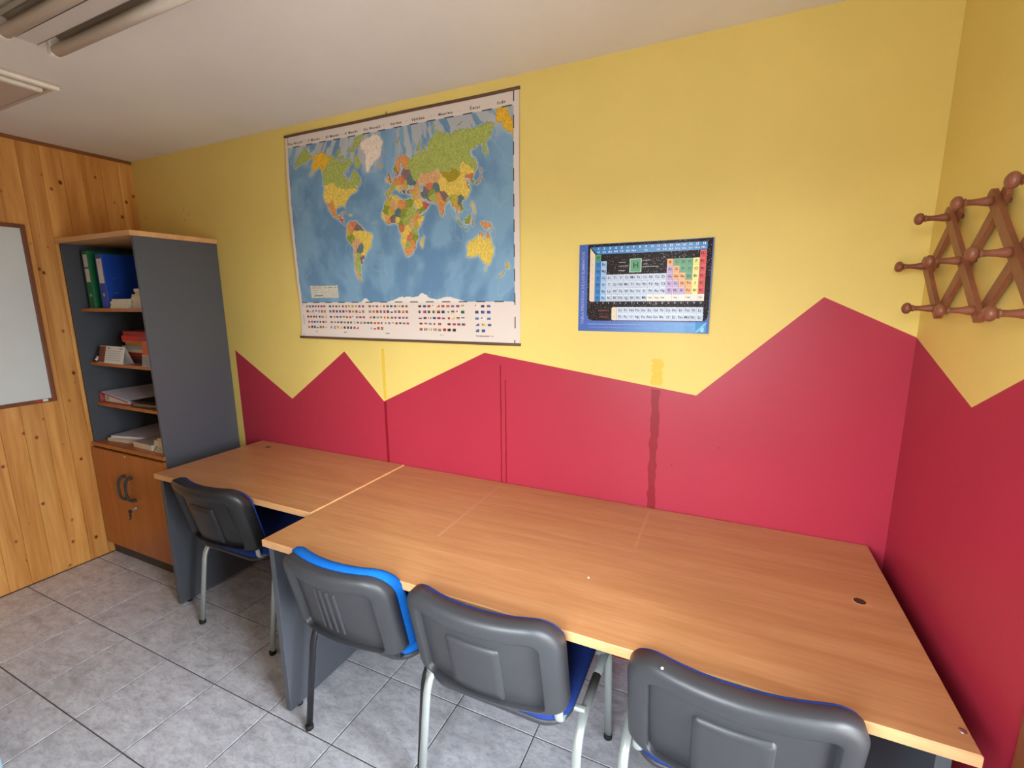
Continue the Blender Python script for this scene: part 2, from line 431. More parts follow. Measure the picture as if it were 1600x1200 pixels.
# the wooden door in the right wall
door = struct(bpy.data.objects.new('door_1', None)); COL.objects.link(door); door.location = (X, (D0 + D1) / 2, 0)
dl = Vector(door.location)
def dbox(name, lo, hi, m, bev=0.002):
    o = box(name, lo, hi, m, None, bev); o.parent = door; o.location = Vector(o.location) - dl; return o
dbox('casing', (X - 0.016, D0, 0), (X, -0.833, DH + 0.08), M['frame_brown'])
dbox('casing', (X - 0.016, D1 - 0.085, 0), (X, D1, DH + 0.08), M['frame_brown'])
dbox('casing', (X - 0.016, D1, DH), (X, D0, DH + 0.08), M['frame_brown'])
ym = (D0 + D1) / 2
for (a, b) in ((D0, ym), (ym, D1)):
    dbox('stile', (X - 0.006, a - 0.045, DB), (X + 0.022, a, DH), M['frame_brown']); dbox('stile', (X - 0.006, b, DB), (X + 0.022, b + 0.045, DH), M['frame_brown'])
    dbox('rail', (X - 0.006, b + 0.045, DB), (X + 0.022, a - 0.045, DB + 0.09), M['frame_brown']); dbox('rail', (X - 0.006, b + 0.045, DH - 0.07), (X + 0.022, a - 0.045, DH), M['frame_brown'])
    dbox('pane', (X + 0.008, b + 0.04, DB + 0.085), (X + 0.011, a - 0.04, DH - 0.065), M['glass'], 0)
dbox('threshold', (X - 0.002, D1, 0), (X + TR, D0, DB), M['frame_brown'])
# window behind the camera
win = struct(bpy.data.objects.new('window_1', None)); COL.objects.link(win); win.location = ((W0 + W1) / 2, Y, WZ0)
wl = Vector(win.location)
def wbox(name, lo, hi, m, bev=0.002):
    o = box(name, lo, hi, m, None, bev); o.parent = win; o.location = Vector(o.location) - wl; return o
for x in (W0, (W0 + W1) / 2 - 0.025, W1 - 0.05): wbox('stile', (x, Y - 0.08, WZ0), (x + 0.05, Y - 0.03, WZ1), M['white'])
for z in (WZ0, WZ1 - 0.05): wbox('rail', (W0 + 0.05, Y - 0.08, z), (W1 - 0.05, Y - 0.03, z + 0.05), M['white'])
wbox('pane', (W0 + 0.04, Y - 0.058, WZ0 + 0.04), (W1 - 0.04, Y - 0.054, WZ1 - 0.04), M['glass'], 0)

# ================================================================= DESKS
DZ = 0.735
def desk(label, x0, x1, d, z, grommets, screws, panels):
    t = thing('desk', label, 'desk', ((x0 + x1) / 2, -d / 2, 0)); L = Vector(t.location); th = 0.028
    m = MB(); e = 0.0025
    yb = -0.004
    # top: laminate face with a beech edge band all round
    def ring(z_, ins): return [(x0 + ins - L.x, -d + ins - L.y, z_), (x1 - ins - L.x, -d + ins - L.y, z_), (x1 - ins - L.x, yb - ins - L.y, z_), (x0 + ins - L.x, yb - ins - L.y, z_)]
    m.loops([ring(z - th, e), ring(z - th + e, 0), ring(z - e, 0), ring(z, e)], M['edge'], True, True, False, smooth=False)
    m.face(ring(z, e), M['beech_x'])
    top = m.build('tabletop', t)
    for (gx, gy) in grommets:
        g = MB().lathe([(0, 0.0165), (0.0008, 0.0165), (0.001, 0.0155), (0.0007, 0.015)], (gx - L.x, gy - L.y, z - 0.0004), (0, 0, 1), M['edge'], 24).build('grommet', t)
        MB().lathe([(0, 0.0150), (0.0009, 0.0150)], (gx - L.x, gy - L.y, z - 0.0004), (0, 0, 1), flat('grommet_hole', (70, 48, 32)), 24).build('hole', g)
    for (gx, gy) in screws:
        MB().lathe([(0, 0.007), (0.0012, 0.007), (0.0018, 0.004)], (gx - L.x, gy - L.y, z - 0.0003), (0, 0, 1), M['metal'], 14).build('screw', t)
    for (px, yfront) in panels:
        p = box('side_panel', (px - L.x, yfront - L.y, 0.012), (px + 0.025 - L.x, -0.03 - L.y, z - th), M['slate'], t, 0.0015)
        for yy in (yfront + 0.05, -0.10):
            q = MB().lathe([(0, 0.013), (0.012, 0.013)], (0, 0, 0), (0, 0, 1), M['black'], 12).build('foot', p, (0, yy - (yfront - 0.03) / 2, -0.012))
        for (yy, zz) in ((yfront + 0.085, 0.52), (yfront + 0.10, 0.40), (yfront + 0.20, 0.56)):
            MB().lathe([(0, 0.005), (0.001, 0.005)], (0.0125, yy - (yfront - 0.03) / 2, zz - 0.012), (1, 0, 0), M['black'], 10).build('cam_hole', p)
    a, b = panels[0][0] + 0.025, panels[-1][0]
    box('modesty_panel', (a - L.x, -0.20 - L.y, 0.30), (b - L.x, -0.182 - L.y, z - th), M['slate'], t, 0.001)
    return t
desk('short beech-topped desk beside the grey bookcase, with grey panel legs', 0.967, 2.031, 0.607, DZ + 0.004, [(1.118, -0.085)], [], [(0.967, -0.585), (1.95, -0.50)])
big = desk('long beech-topped desk along the red wall, reaching the right corner', 2.034, 3.985, 0.827, DZ, [(3.887, -0.376)], [(3.972, -0.775)], [(2.042, -0.809), (3.93, -0.80)])
# pale wear lines on the long top where partitions stood
L = Vector(big.location)
for (x, wd, ya, yb) in ((2.600, 0.011, -0.55, -0.02), (3.262, 0.010, -0.34, -0.03)):
    MB().face([(x - wd / 2 - L.x, ya - L.y, DZ + 0.0003), (x + wd / 2 - L.x, ya - L.y, DZ + 0.0003), (x + wd / 2 - L.x, yb - L.y, DZ + 0.0003), (x - wd / 2 - L.x, yb - L.y, DZ + 0.0003)],
              flat('wear_mark', (202, 148, 106), 0.45)).build('wear_mark', big)

# ================================================================= BOOKCASE CABINET
CW, CD = 0.745, 0.430
cab = thing('bookcase_cabinet', 'tall slate grey bookcase with open shelves over two beech doors', 'cabinet', (CW / 2, -CD / 2, 0))
cl = Vector(cab.location)
def cbox(name, lo, hi, m, parent=cab, bev=0.001):
    o = box(name, lo, hi, m, parent, bev); o.location = Vector(o.location) - cl; return o
C0 = 0.008; CT = 1.905
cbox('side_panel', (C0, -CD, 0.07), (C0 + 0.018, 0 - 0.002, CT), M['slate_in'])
cbox('side_panel', (CW - 0.018, -CD, 0.07), (CW, -0.002, CT), M['slate'])
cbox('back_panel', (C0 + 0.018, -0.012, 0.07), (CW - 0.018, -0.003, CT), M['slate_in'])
cbox('plinth', (C0 + 0.01, -CD + 0.012, 0), (CW - 0.01, -0.004, 0.07), M['plinth'])
cbox('top_board', (C0 - 0.006, -CD - 0.018, CT), (CW + 0.008, -0.002, CT + 0.026), M['edge'])
for z in (1.522, 1.205, 0.957):
    s = cbox('shelf', (C0 + 0.018, -CD + 0.042, z), (CW - 0.018, -0.012, z + 0.019), M['door_wood'])
cbox('base_board', (C0 - 0.002, -CD - 0.012, 0.716), (CW - 0.001, -0.012, 0.738), M['door_wood'])
for i, (xa, xb) in enumerate(((C0 - 0.002, 0.374), (0.377, CW))):
    d = cbox('door', (xa, -CD - 0.018, 0.082), (xb, -CD - 0.001, 0.706), M['door_wood'])
    dx = (xa + xb) / 2
    hx = (0.374 - 0.038 if i == 0 else 0.377 + 0.030) - dx
    # bow handle: thick rounded ends and a slim arch
    path = [(hx, 0.0, 0.57), (hx, -0.020, 0.566), (hx, -0.034, 0.545), (hx, -0.038, 0.50), (hx, -0.034, 0.455), (hx, -0.020, 0.434), (hx, 0.0, 0.43)]
    path = catmull([(p[0], p[1] - 0.0085, p[2] - 0.082) for p in path], 5)
    m = MB(); rings = []
    n = len(path)
    for k, p in enumerate(path):
        t_ = (path[min(k + 1, n - 1)] - path[max(k - 1, 0)]).normalized(); a = Vector((1, 0, 0)); cc = t_.cross(a)
        u = abs(2 * k / (n - 1) - 1); ra = 0.008 + 0.009 * u; rb = 0.006 + 0.003 * u
        rings.append([p + a * math.cos(q) * ra + cc * math.sin(q) * rb for q in [2 * PI * j / 12 for j in range(12)]])
    m.loops(rings, flat('handle_dark_grey', (52, 58, 62)), True, True, True); m.build('handle', d)
    if i == 0: pass
    else:
        k = MB().lathe([(0, 0.010), (0.004, 0.010), (0.006, 0.007)], (hx - 0.002, -0.0085, 0.300), (0, -1, 0), M['metal'], 14)
        k.quad_box((hx - 0.004, -0.028, 0.290), (hx, -0.012, 0.306), M['metal']); k.build('lock', d)
MB().quad_box((0.366 - cl.x, -CD - 0.0195 - cl.y, 0.690), (0.378 - cl.x, -CD - 0.0178 - cl.y, 0.694), M['white']).build('chip', cab)
key = MB()
key.lathe([(0, 0.011), (0.004, 0.012), (0.007, 0.011)], (0.405, -CD - 0.046, 0.372), (0.2, -1, 0), M['black'], 14)
key.quad_box((0.385, -CD - 0.050, 0.335), (0.403, -CD - 0.044, 0.368), M['black'], 0.002)
key.tube([(0.396, -CD - 0.047, 0.335), (0.392, -CD - 0.050, 0.322), (0.386, -CD - 0.047, 0.316)], 0.0035, m=M['black'], n=8)
kt = key.build('key'); tag(kt, 'small black key hanging in the cabinet door lock', 'key')

# ---- shelf contents
def binder(name, label, x, y0, z, w, h, d, rgb, labels, rz=0):
    """standing lever-arch file: U-shaped card cover, spine towards -y"""
    t = thing(name, label, 'binder', (x + w / 2, y0 + d / 2, z), rz)
    mt = flat('card_' + name, rgb, 0.42); a = w / 2; b = d / 2; th = 0.003
    m = MB(); m.quad_box((-a, -b, 0), (-a + th, b, h), mt, 0.001); m.quad_box((a - th, -b, 0), (a, b, h), mt, 0.001)
    m.quad_box((-a + th, -b, 0), (a - th, -b + th, h), mt, 0.001); m.build('cover', t)
    MB().quad_box((-a + 0.006, -b + 0.02, 0.004), (a - 0.010, b - 0.012, h - 0.02), M['white']).build('paper', t)
    for (z0, z1) in labels: MB().quad_box((-a + 0.011, -b - 0.0008, z0), (a - 0.011, -b + 0.0004, z1), flat('spine_label', (206, 196, 190))).build('spine_label', t)
    MB().lathe([(0, 0.010), (0.001, 0.010), (0.0011, 0.007), (0.0004, 0.007)], (0, -b + 0.0002, 0.075), (0, -1, 0), M['metal'], 16).build('finger_ring', t)
    for zz in (0.135, 0.215):
        MB().quad_box((a - 0.0004, -b + 0.035, h - zz), (a + 0.0008, -b + 0.055, h - zz + 0.005), M['metal']).build('slot', t)
    return t
S1, S2, S3, S4 = 1.541, 1.224, 0.976, 0.738
bg = binder('green_binder', 'green lever-arch binder standing at the left of the top shelf', 0.080, -0.365, S1, 0.062, 0.325, 0.285, (18, 104, 62), [(0.235, 0.305), (0.15, 0.225)])
bb = binder('blue_binder', 'bright blue lever-arch binder with a long pale spine label', 0.232, -0.372, S1, 0.070, 0.300, 0.285, (12, 62, 158), [(0.14, 0.275)])
text_mesh('lettering', 'A\n--', 0.020, M['ink'], bb, (0, -0.1437, 0.245), (PI / 2, 0, 0))
def booklet(name, label, cat, x0, y0, z, w, d, h, cover, page, rz=0, group=None, front=False):
    t = thing(name, label, cat, (x0 + w / 2, y0 + d / 2, z), rz, group)
    a, b = w / 2, d / 2; c = min(0.0015, h * 0.2)
    MB().quad_box((-a, -b, 0), (a, b, c), cover).quad_box((-a, -b, h - c), (a, b, h), cover).quad_box((-a, -b if front else b - c, c), (a, -b + c if front else b, h - c), cover).build('cover', t)
    MB().quad_box((-a + 0.002, -b + (c if front else 0.001), c), (a - 0.002, b - (0.001 if front else c), h - c), page).build('pages', t)
    return t
z = S1
for i in range(4):
    booklet('booklet', ['bottom pale booklet of the low stack before the blue binder', 'pale booklet second from the bottom of the low stack before the blue binder', 'pale booklet third from the bottom of the low stack before the blue binder', 'topmost pale booklet of the low stack before the blue binder'][i],
            'booklet', 0.325 + 0.006 * (i % 2), -0.382 + 0.003 * i, z, 0.175, 0.20 - 0.01 * i, 0.0125, M['white'], M['cream'], 0.03 * (i % 3 - 1), 'pale booklets on the top shelf'); z += 0.0128
z = S1
for i in range(7):
    booklet('booklet', ['bottom', 'second from the bottom', 'third from the bottom', 'middle', 'third from the top', 'second from the top', 'topmost'][i] + ' booklet of the taller pale stack on the top shelf', 'booklet', 0.528 - 0.004 * (i % 2) + 0.012 * (i > 4), -0.372 + 0.004 * (i % 3) + 0.01 * (i > 4), z, 0.165, 0.22, 0.0148, M['cream'] if i % 3 else M['white'], M['cream'], 0.04 * (i % 3 - 1), 'taller booklet stack on the top shelf'); z += 0.0151
# second shelf: books lying in a stack
z = S2
bk = [('black', (40, 26, 28), .020, .22, .26, 'black-covered book at the bottom of the second-shelf stack'),
      ('maroon', (110, 30, 30), .022, .24, .27, 'maroon book near the bottom of the second-shelf stack'),
      ('brick', (150, 60, 46), .020, .245, .26, 'brick-red book under the cream one in the second-shelf stack'),
      ('cream', (206, 190, 160), .018, .25, .26, 'cream-covered book in the middle of the second-shelf stack'),
      ('greyblue', (150, 160, 178), .018, .21, .28, 'grey-blue book in the second-shelf stack'),
      ('mustard', (196, 142, 46), .020, .225, .29, 'mustard yellow book in the second-shelf stack'),
      ('orange', (206, 92, 52), .012, .235, .27, 'thin orange book in the second-shelf stack'),
      ('scarlet', (196, 44, 44), .026, .225, .27, 'thick scarlet book second from the top of the second-shelf stack'),
      ('crimson', (170, 36, 40), .024, .22, .28, 'crimson book on top of the second-shelf stack')]
for i, (nm, rgb, h, x0, w_, lb) in enumerate(bk):
    booklet('book', lb, 'book', x0 + 0.045, -0.325 + 0.006 * (i % 3), z, w_, 0.19, h, flat('cover_' + nm, rgb), M['cream'], 0.05 * ((i * 2) % 5 - 2) * 0.5, 'books lying on the second shelf', front=True); z += h + 0.0004
def tent(label, x0, x1, yf, ya, yb, z, h, split):
    t = thing('desk_calendar', label, 'calendar', ((x0 + x1) / 2, ya, z)); a = (x1 - x0) / 2; th = 0.0025
    def leaf(name, y0, sgn, mat, xa, xb, z0=0.0, z1=h, off=0.0):
        def py(zz): return (y0 - ya) * (1 - zz / h)
        m = MB(); o_ = sgn * off
        p = [(xa, py(z0) + o_, z0), (xb, py(z0) + o_, z0), (xb, py(z1) + o_, z1), (xa, py(z1) + o_, z1)]
        q = [(u, v - sgn * 0.0015, w_) for u, v, w_ in p]
        m.loops([p, q], mat, True, True, True, False); m.build(name, t)
    leaf('front_leaf', yf, -1, M['white'], -a, a); leaf('back_leaf', yb, 1, M['white'], -a, a)
    MB().quad_box((-a, yf - ya, 0), (a, yb - ya, 0.0012), M['white']).build('base_leaf', t)
    if split == 'left':
        leaf('photo_print', yf, -1, flat('calendar_photo', (120, 60, 52)), -a + 0.002, -a + 0.068, 0.003, h - 0.003, 0.001)
        for r in range(5):
            zz = h * (0.70 - 0.13 * r)
            for c_i in range(7):
                xx = -a + 0.082 + c_i * 0.022
                leaf('date_print', yf, -1, flat('grey_print', (170, 168, 172)), xx, xx + 0.012, zz, zz + h * 0.05, 0.001)
        leaf('heading_print', yf, -1, flat('grey_ink', (110, 108, 112)), -a + 0.085, -a + 0.115, h * 0.85, h * 0.90, 0.001)
        leaf('heading_print', yf, -1, flat('grey_ink', (110, 108, 112)), a - 0.055, a - 0.018, h * 0.85, h * 0.90, 0.001)
    else:
        leaf('photo_print', yf, -1, flat('orange_photo', (216, 92, 34)), -a + 0.002, a - 0.002, h * 0.45, h - 0.003, 0.001)
        leaf('photo_patch', yf, -1, flat('pale_patch', (222, 196, 176)), 0.0, a - 0.01, h * 0.58, h * 0.86, 0.0016)
        leaf('date_print', yf, -1, flat('grey_page', (150, 148, 152)), -a + 0.002, a - 0.002, 0.004, h * 0.43, 0.001)
    return t
tent('white desk calendar with a photo, standing open on the second shelf', 0.110, 0.372, -0.386, -0.362, -0.328, S2, 0.098, 'left')
tent('small desk calendar with an orange picture at the right of the second shelf', 0.560, 0.700, -0.384, -0.365, -0.335, S2, 0.135, 'top')
ball = bmesh.new(); bmesh.ops.create_icosphere(ball, subdivisions=3, radius=0.018)
mb = MB(); mb.add_bm(ball, M['white'], True); icos = bmesh.new(); bmesh.ops.create_icosphere(icos, subdivisions=1, radius=1)
bt = thing('toy_football', 'tiny black and white toy football beside the white desk calendar', 'toy', (0.080, -0.366, S2 + 0.018)); mb.build('ball', bt)
for v in icos.verts:
    n = v.co.normalized(); MB().lathe([(0.0172, 0.0062), (0.0182, 0.0060), (0.0187, 0.002)], (0, 0, 0), n, M['ink'], 5).build('patch', bt)
ball.free(); icos.free()
# third shelf: red lever-arch file lying with paper, black folder
t = thing('red_binder', 'red lever-arch binder lying on the third shelf under white paper', 'binder', (0.185, -0.22, S3))
m = MB(); mr = flat('card_red_binder', (168, 62, 58), 0.45)
m.quad_box((-0.145, -0.155, 0), (0.145, 0.155, 0.003), mr, 0.0008); m.quad_box((-0.145, -0.155, 0.003), (-0.142, 0.155, 0.058), mr, 0.0008)
sl = [(-0.145, 0.058), (0.145, 0.020)]
m.loops([[(x_, -0.155, z_) for x_, z_ in ((-0.145, 0.058), (0.145, 0.018), (0.145, 0.021), (-0.145, 0.061))], [(x_, 0.155, z_) for x_, z_ in ((-0.145, 0.058), (0.145, 0.018), (0.145, 0.021), (-0.145, 0.061))]], mr, True, True, True, False)
m.build('cover', t)
MB().loops([[(x_, -0.14, z_) for x_, z_ in ((-0.12, 0.004), (0.13, 0.004), (0.13, 0.016), (-0.12, 0.050))], [(x_, 0.14, z_) for x_, z_ in ((-0.12, 0.004), (0.13, 0.004), (0.13, 0.016), (-0.12, 0.050))]], M['white'], True, True, True, False).build('paper', t)
MB().lathe([(0, 0.011), (0.003, 0.011), (0.004, 0.008)], (-0.085, -0.1405, 0.024), (0, -1, 0), M['metal'], 14).build('lever', t)
ps = MB(); A_ = [(-0.128, 0.0592), (0.155, 0.0202), (0.155, 0.0262), (-0.128, 0.0652)]
ps.loops([[(x_, -0.150, z_) for x_, z_ in A_], [(x_, 0.16, z_) for x_, z_ in A_]], flat('lilac_white_paper', (206, 206, 222)), True, True, True, False)
p_ = ps.build('paper_sheets', None, (0.185, -0.22, S3 + 0.0004)); tag(p_, 'sloping white sheets lying on the red binder', 'paper')
t = thing('black_folder', 'black ring folder lying open-edged at the right of the third shelf', 'folder', (0.525, -0.245, S3), 0.08)
m = MB(); m.quad_box((-0.150, -0.13, 0), (0.150, 0.13, 0.003), M['black'], 0.0008); m.quad_box((-0.150, -0.13, 0.034), (0.150, 0.13, 0.037), M['black'], 0.0008); m.quad_box((0.147, -0.13, 0.003), (0.150, 0.13, 0.034), M['black'], 0.0008); m.build('cover', t)
MB().quad_box((-0.14, -0.12, 0.004), (0.12, 0.12, 0.022), flat('brown_paper', (120, 92, 74))).build('paper', t)
MB().tube(smoothed([(0.08, -0.122, 0.006), (0.08, -0.126, 0.028), (0.10, -0.126, 0.030), (0.105, -0.122, 0.008)], 0.008), 0.0022, m=M['metal'], ref=(0, 1, 0), n=8).build('ring', t)
# bottom bay
booklet('ring_folder', 'white folder lying at the left of the lowest bay', 'folder', 0.060, -0.375, S4, 0.29, 0.30, 0.016, M['white'], M['cream'], 0.10)
booklet('ring_folder', 'pale lilac folder lying tilted on the white folder', 'folder', 0.055, -0.35, S4 + 0.0165, 0.27, 0.29, 0.013, flat('lilac_card', (196, 196, 214)), M['white'], 0.22)
booklet('book', 'thick cream-edged book in the middle of the lowest bay', 'book', 0.375, -0.400, S4, 0.20, 0.26, 0.034, flat('grey_card', (170, 162, 162)), M['cream'], -0.04)
z = S4
for i, h in enumerate((0.012, 0.010, 0.014, 0.012, 0.016, 0.012)):
    booklet('booklet', ['bottom', 'second from the bottom', 'third from the bottom', 'third from the top', 'second from the top', 'topmost'][i] + ' booklet of the small white stack in the lowest bay', 'booklet', 0.592 + 0.006 * ((i * 3) % 4 - 1), -0.404 + 0.008 * (i % 3), z, 0.120, 0.17, h, M['white'] if i % 2 else M['cream'], M['cream'], 0.06 * (i % 3 - 1), 'white booklets in the lowest bay'); z += h + 0.0004

# ================================================================= WHITEBOARD
wbt = thing('whiteboard', 'white board in a brown wooden frame on the pine wall', 'whiteboard', (0.0, -1.28, 1.50))
bz0, bz1, by0, by1 = 1.02 - 1.50, 1.99 - 1.50, -0.565 + 1.28, -2.0 + 1.28; fr = 0.020
MB().quad_box((0.001, by1 + 0.01, bz0 + 0.01), (0.010, by0 - 0.01, bz1 - 0.01), M['board_white']).build('board_surface', wbt)
for lo, hi in (((0.001, by0 - fr, bz0), (0.022, by0, bz1)), ((0.001, by1, bz0), (0.022, by1 + fr, bz1)), ((0.001, by1 + fr, bz1 - fr), (0.022, by0 - fr, bz1)), ((0.001, by1 + fr, bz0), (0.022, by0 - fr, bz0 + fr))):
    MB().quad_box(lo, hi, M['frame_brown'], 0.003).build('frame_bar', wbt)
MB().quad_box((0.0215, -0.660 + 1.28, bz0 + 0.006), (0.0225, -0.630 + 1.28, bz0 + 0.020), flat('sticker_red', (170, 50, 44))).quad_box((0.0215, -0.628 + 1.28, bz0 + 0.006), (0.0225, -0.606 + 1.28, bz0 + 0.020), M['white']).build('sticker', wbt)

# ================================================================= CEILING FITTINGS
lt = thing('ceiling_lamp', 'twin-tube fluorescent ceiling lamp, unlit', 'lamp', (2.05, -0.985, H))
MB().quad_box((-0.66, -0.028, -0.042), (0.66, 0.028, 0), M['lamp_body'], 0.004).build('body', lt)
for sg in (1, -1):
    yc = 0.062 * sg
    m = MB(); A_ = []; B_ = []
    for k in range(13):
        q = PI * k / 12; A_.append((math.cos(q) * 0.036 + yc, -0.044 + math.sin(q) * 0.038))
    m.loops([[(-0.655, a, b) for a, b in A_], [(0.655, a, b) for a, b in A_]], M['reflector'], False)
    rim = [(a, b + 0.0015) for a, b in A_]
    m.loops([[(-0.655, a, b) for a, b in rim], [(0.655, a, b) for a, b in rim]], M['reflector'], False)
    m.build('reflector', lt)
    MB().tube([(-0.62, yc, -0.052), (0.62, yc, -0.052)], 0.017, m=M['tube'], ref=(0, 1, 0), n=20).build('tube', lt)
    for e in (-1, 1):
        MB().quad_box((e * 0.640 - 0.012, yc - 0.015, -0.066), (e * 0.640 + 0.012, yc + 0.015, -0.002), M['socket'], 0.004).build('socket', lt)
hp = thing('ceiling_hatch', 'square ceiling hatch with two white rails along one side', 'hatch', (0.67, -1.04, H))
MB().quad_box((-0.30, -0.31, -0.008), (0.30, 0.31, 0), M['hatch'], 0.002).build('panel', hp)
MB().quad_box((0.276, -0.31, -0.022), (0.300, 0.31, -0.008), M['socket'], 0.003).build('rail', hp)
MB().quad_box((0.205, -0.31, -0.022), (0.228, 0.285, -0.008), M['socket'], 0.003).build('rail', hp)
for lo, hi in (((-0.30, 0.296, -0.013), (0.276, 0.31, -0.008)), ((-0.30, -0.31, -0.013), (0.276, -0.296, -0.008)), ((-0.30, -0.296, -0.013), (-0.286, 0.296, -0.008))):
    MB().quad_box(lo, hi, M['hatch'], 0.001).build('edge_strip', hp)

# ================================================================= WORLD MAP
MX0, MX1, MZ0, MZ1 = 1.386, 2.688, 1.383, 2.392
def map_off(x, z):
    pts = [(1.37, .020), (1.41, .012), (1.46, .006), (1.56, .008), (1.70, .014), (1.88, .018), (2.05, .020), (2.2, .017), (2.32, .011), (2.40, .006)]
    for (a, u), (b, v) in zip(pts[:-1], pts[1:]):
        if z <= b:
            t = max(0, (z - a) / (b - a)); t = t * t * (3 - 2 * t); base = u + (v - u) * t; break
    else: base = .006
    return base * (0.75 + 0.25 * math.cos((x - MX0) * 2.4)) + 0.0015 * math.sin(x * 9 + z * 3)
def inpoly(px, py, poly):
    c = np.zeros(px.shape, bool); n = len(poly)
    for i in range(n):
        x1, y1 = poly[i]; x2, y2 = poly[(i + 1) % n]
        if y1 == y2: continue
        c ^= ((y1 > py) != (y2 > py)) & (px < (x2 - x1) * (py - y1) / (y2 - y1) + x1)
    return c
def vnoise(a, b, f, seed):
    rs = np.random.RandomState(seed); g = rs.rand(256, 256)
    x = a * f; y = b * f; xi = np.floor(x).astype(int); yi = np.floor(y).astype(int); u = x - xi; v = y - yi
    u = u * u * (3 - 2 * u); v = v * v * (3 - 2 * v)
    G = lambda i, j: g[i % 256, j % 256]
    return (G(xi, yi) * (1 - u) + G(xi + 1, yi) * u) * (1 - v) + (G(xi, yi + 1) * (1 - u) + G(xi + 1, yi + 1) * u) * v
def fbm(a, b, f, seed, o=4): return sum(vnoise(a, b, f * 2 ** k, seed + k) * 0.5 ** (k + 1) for k in range(o)) / (1 - 0.5 ** o)
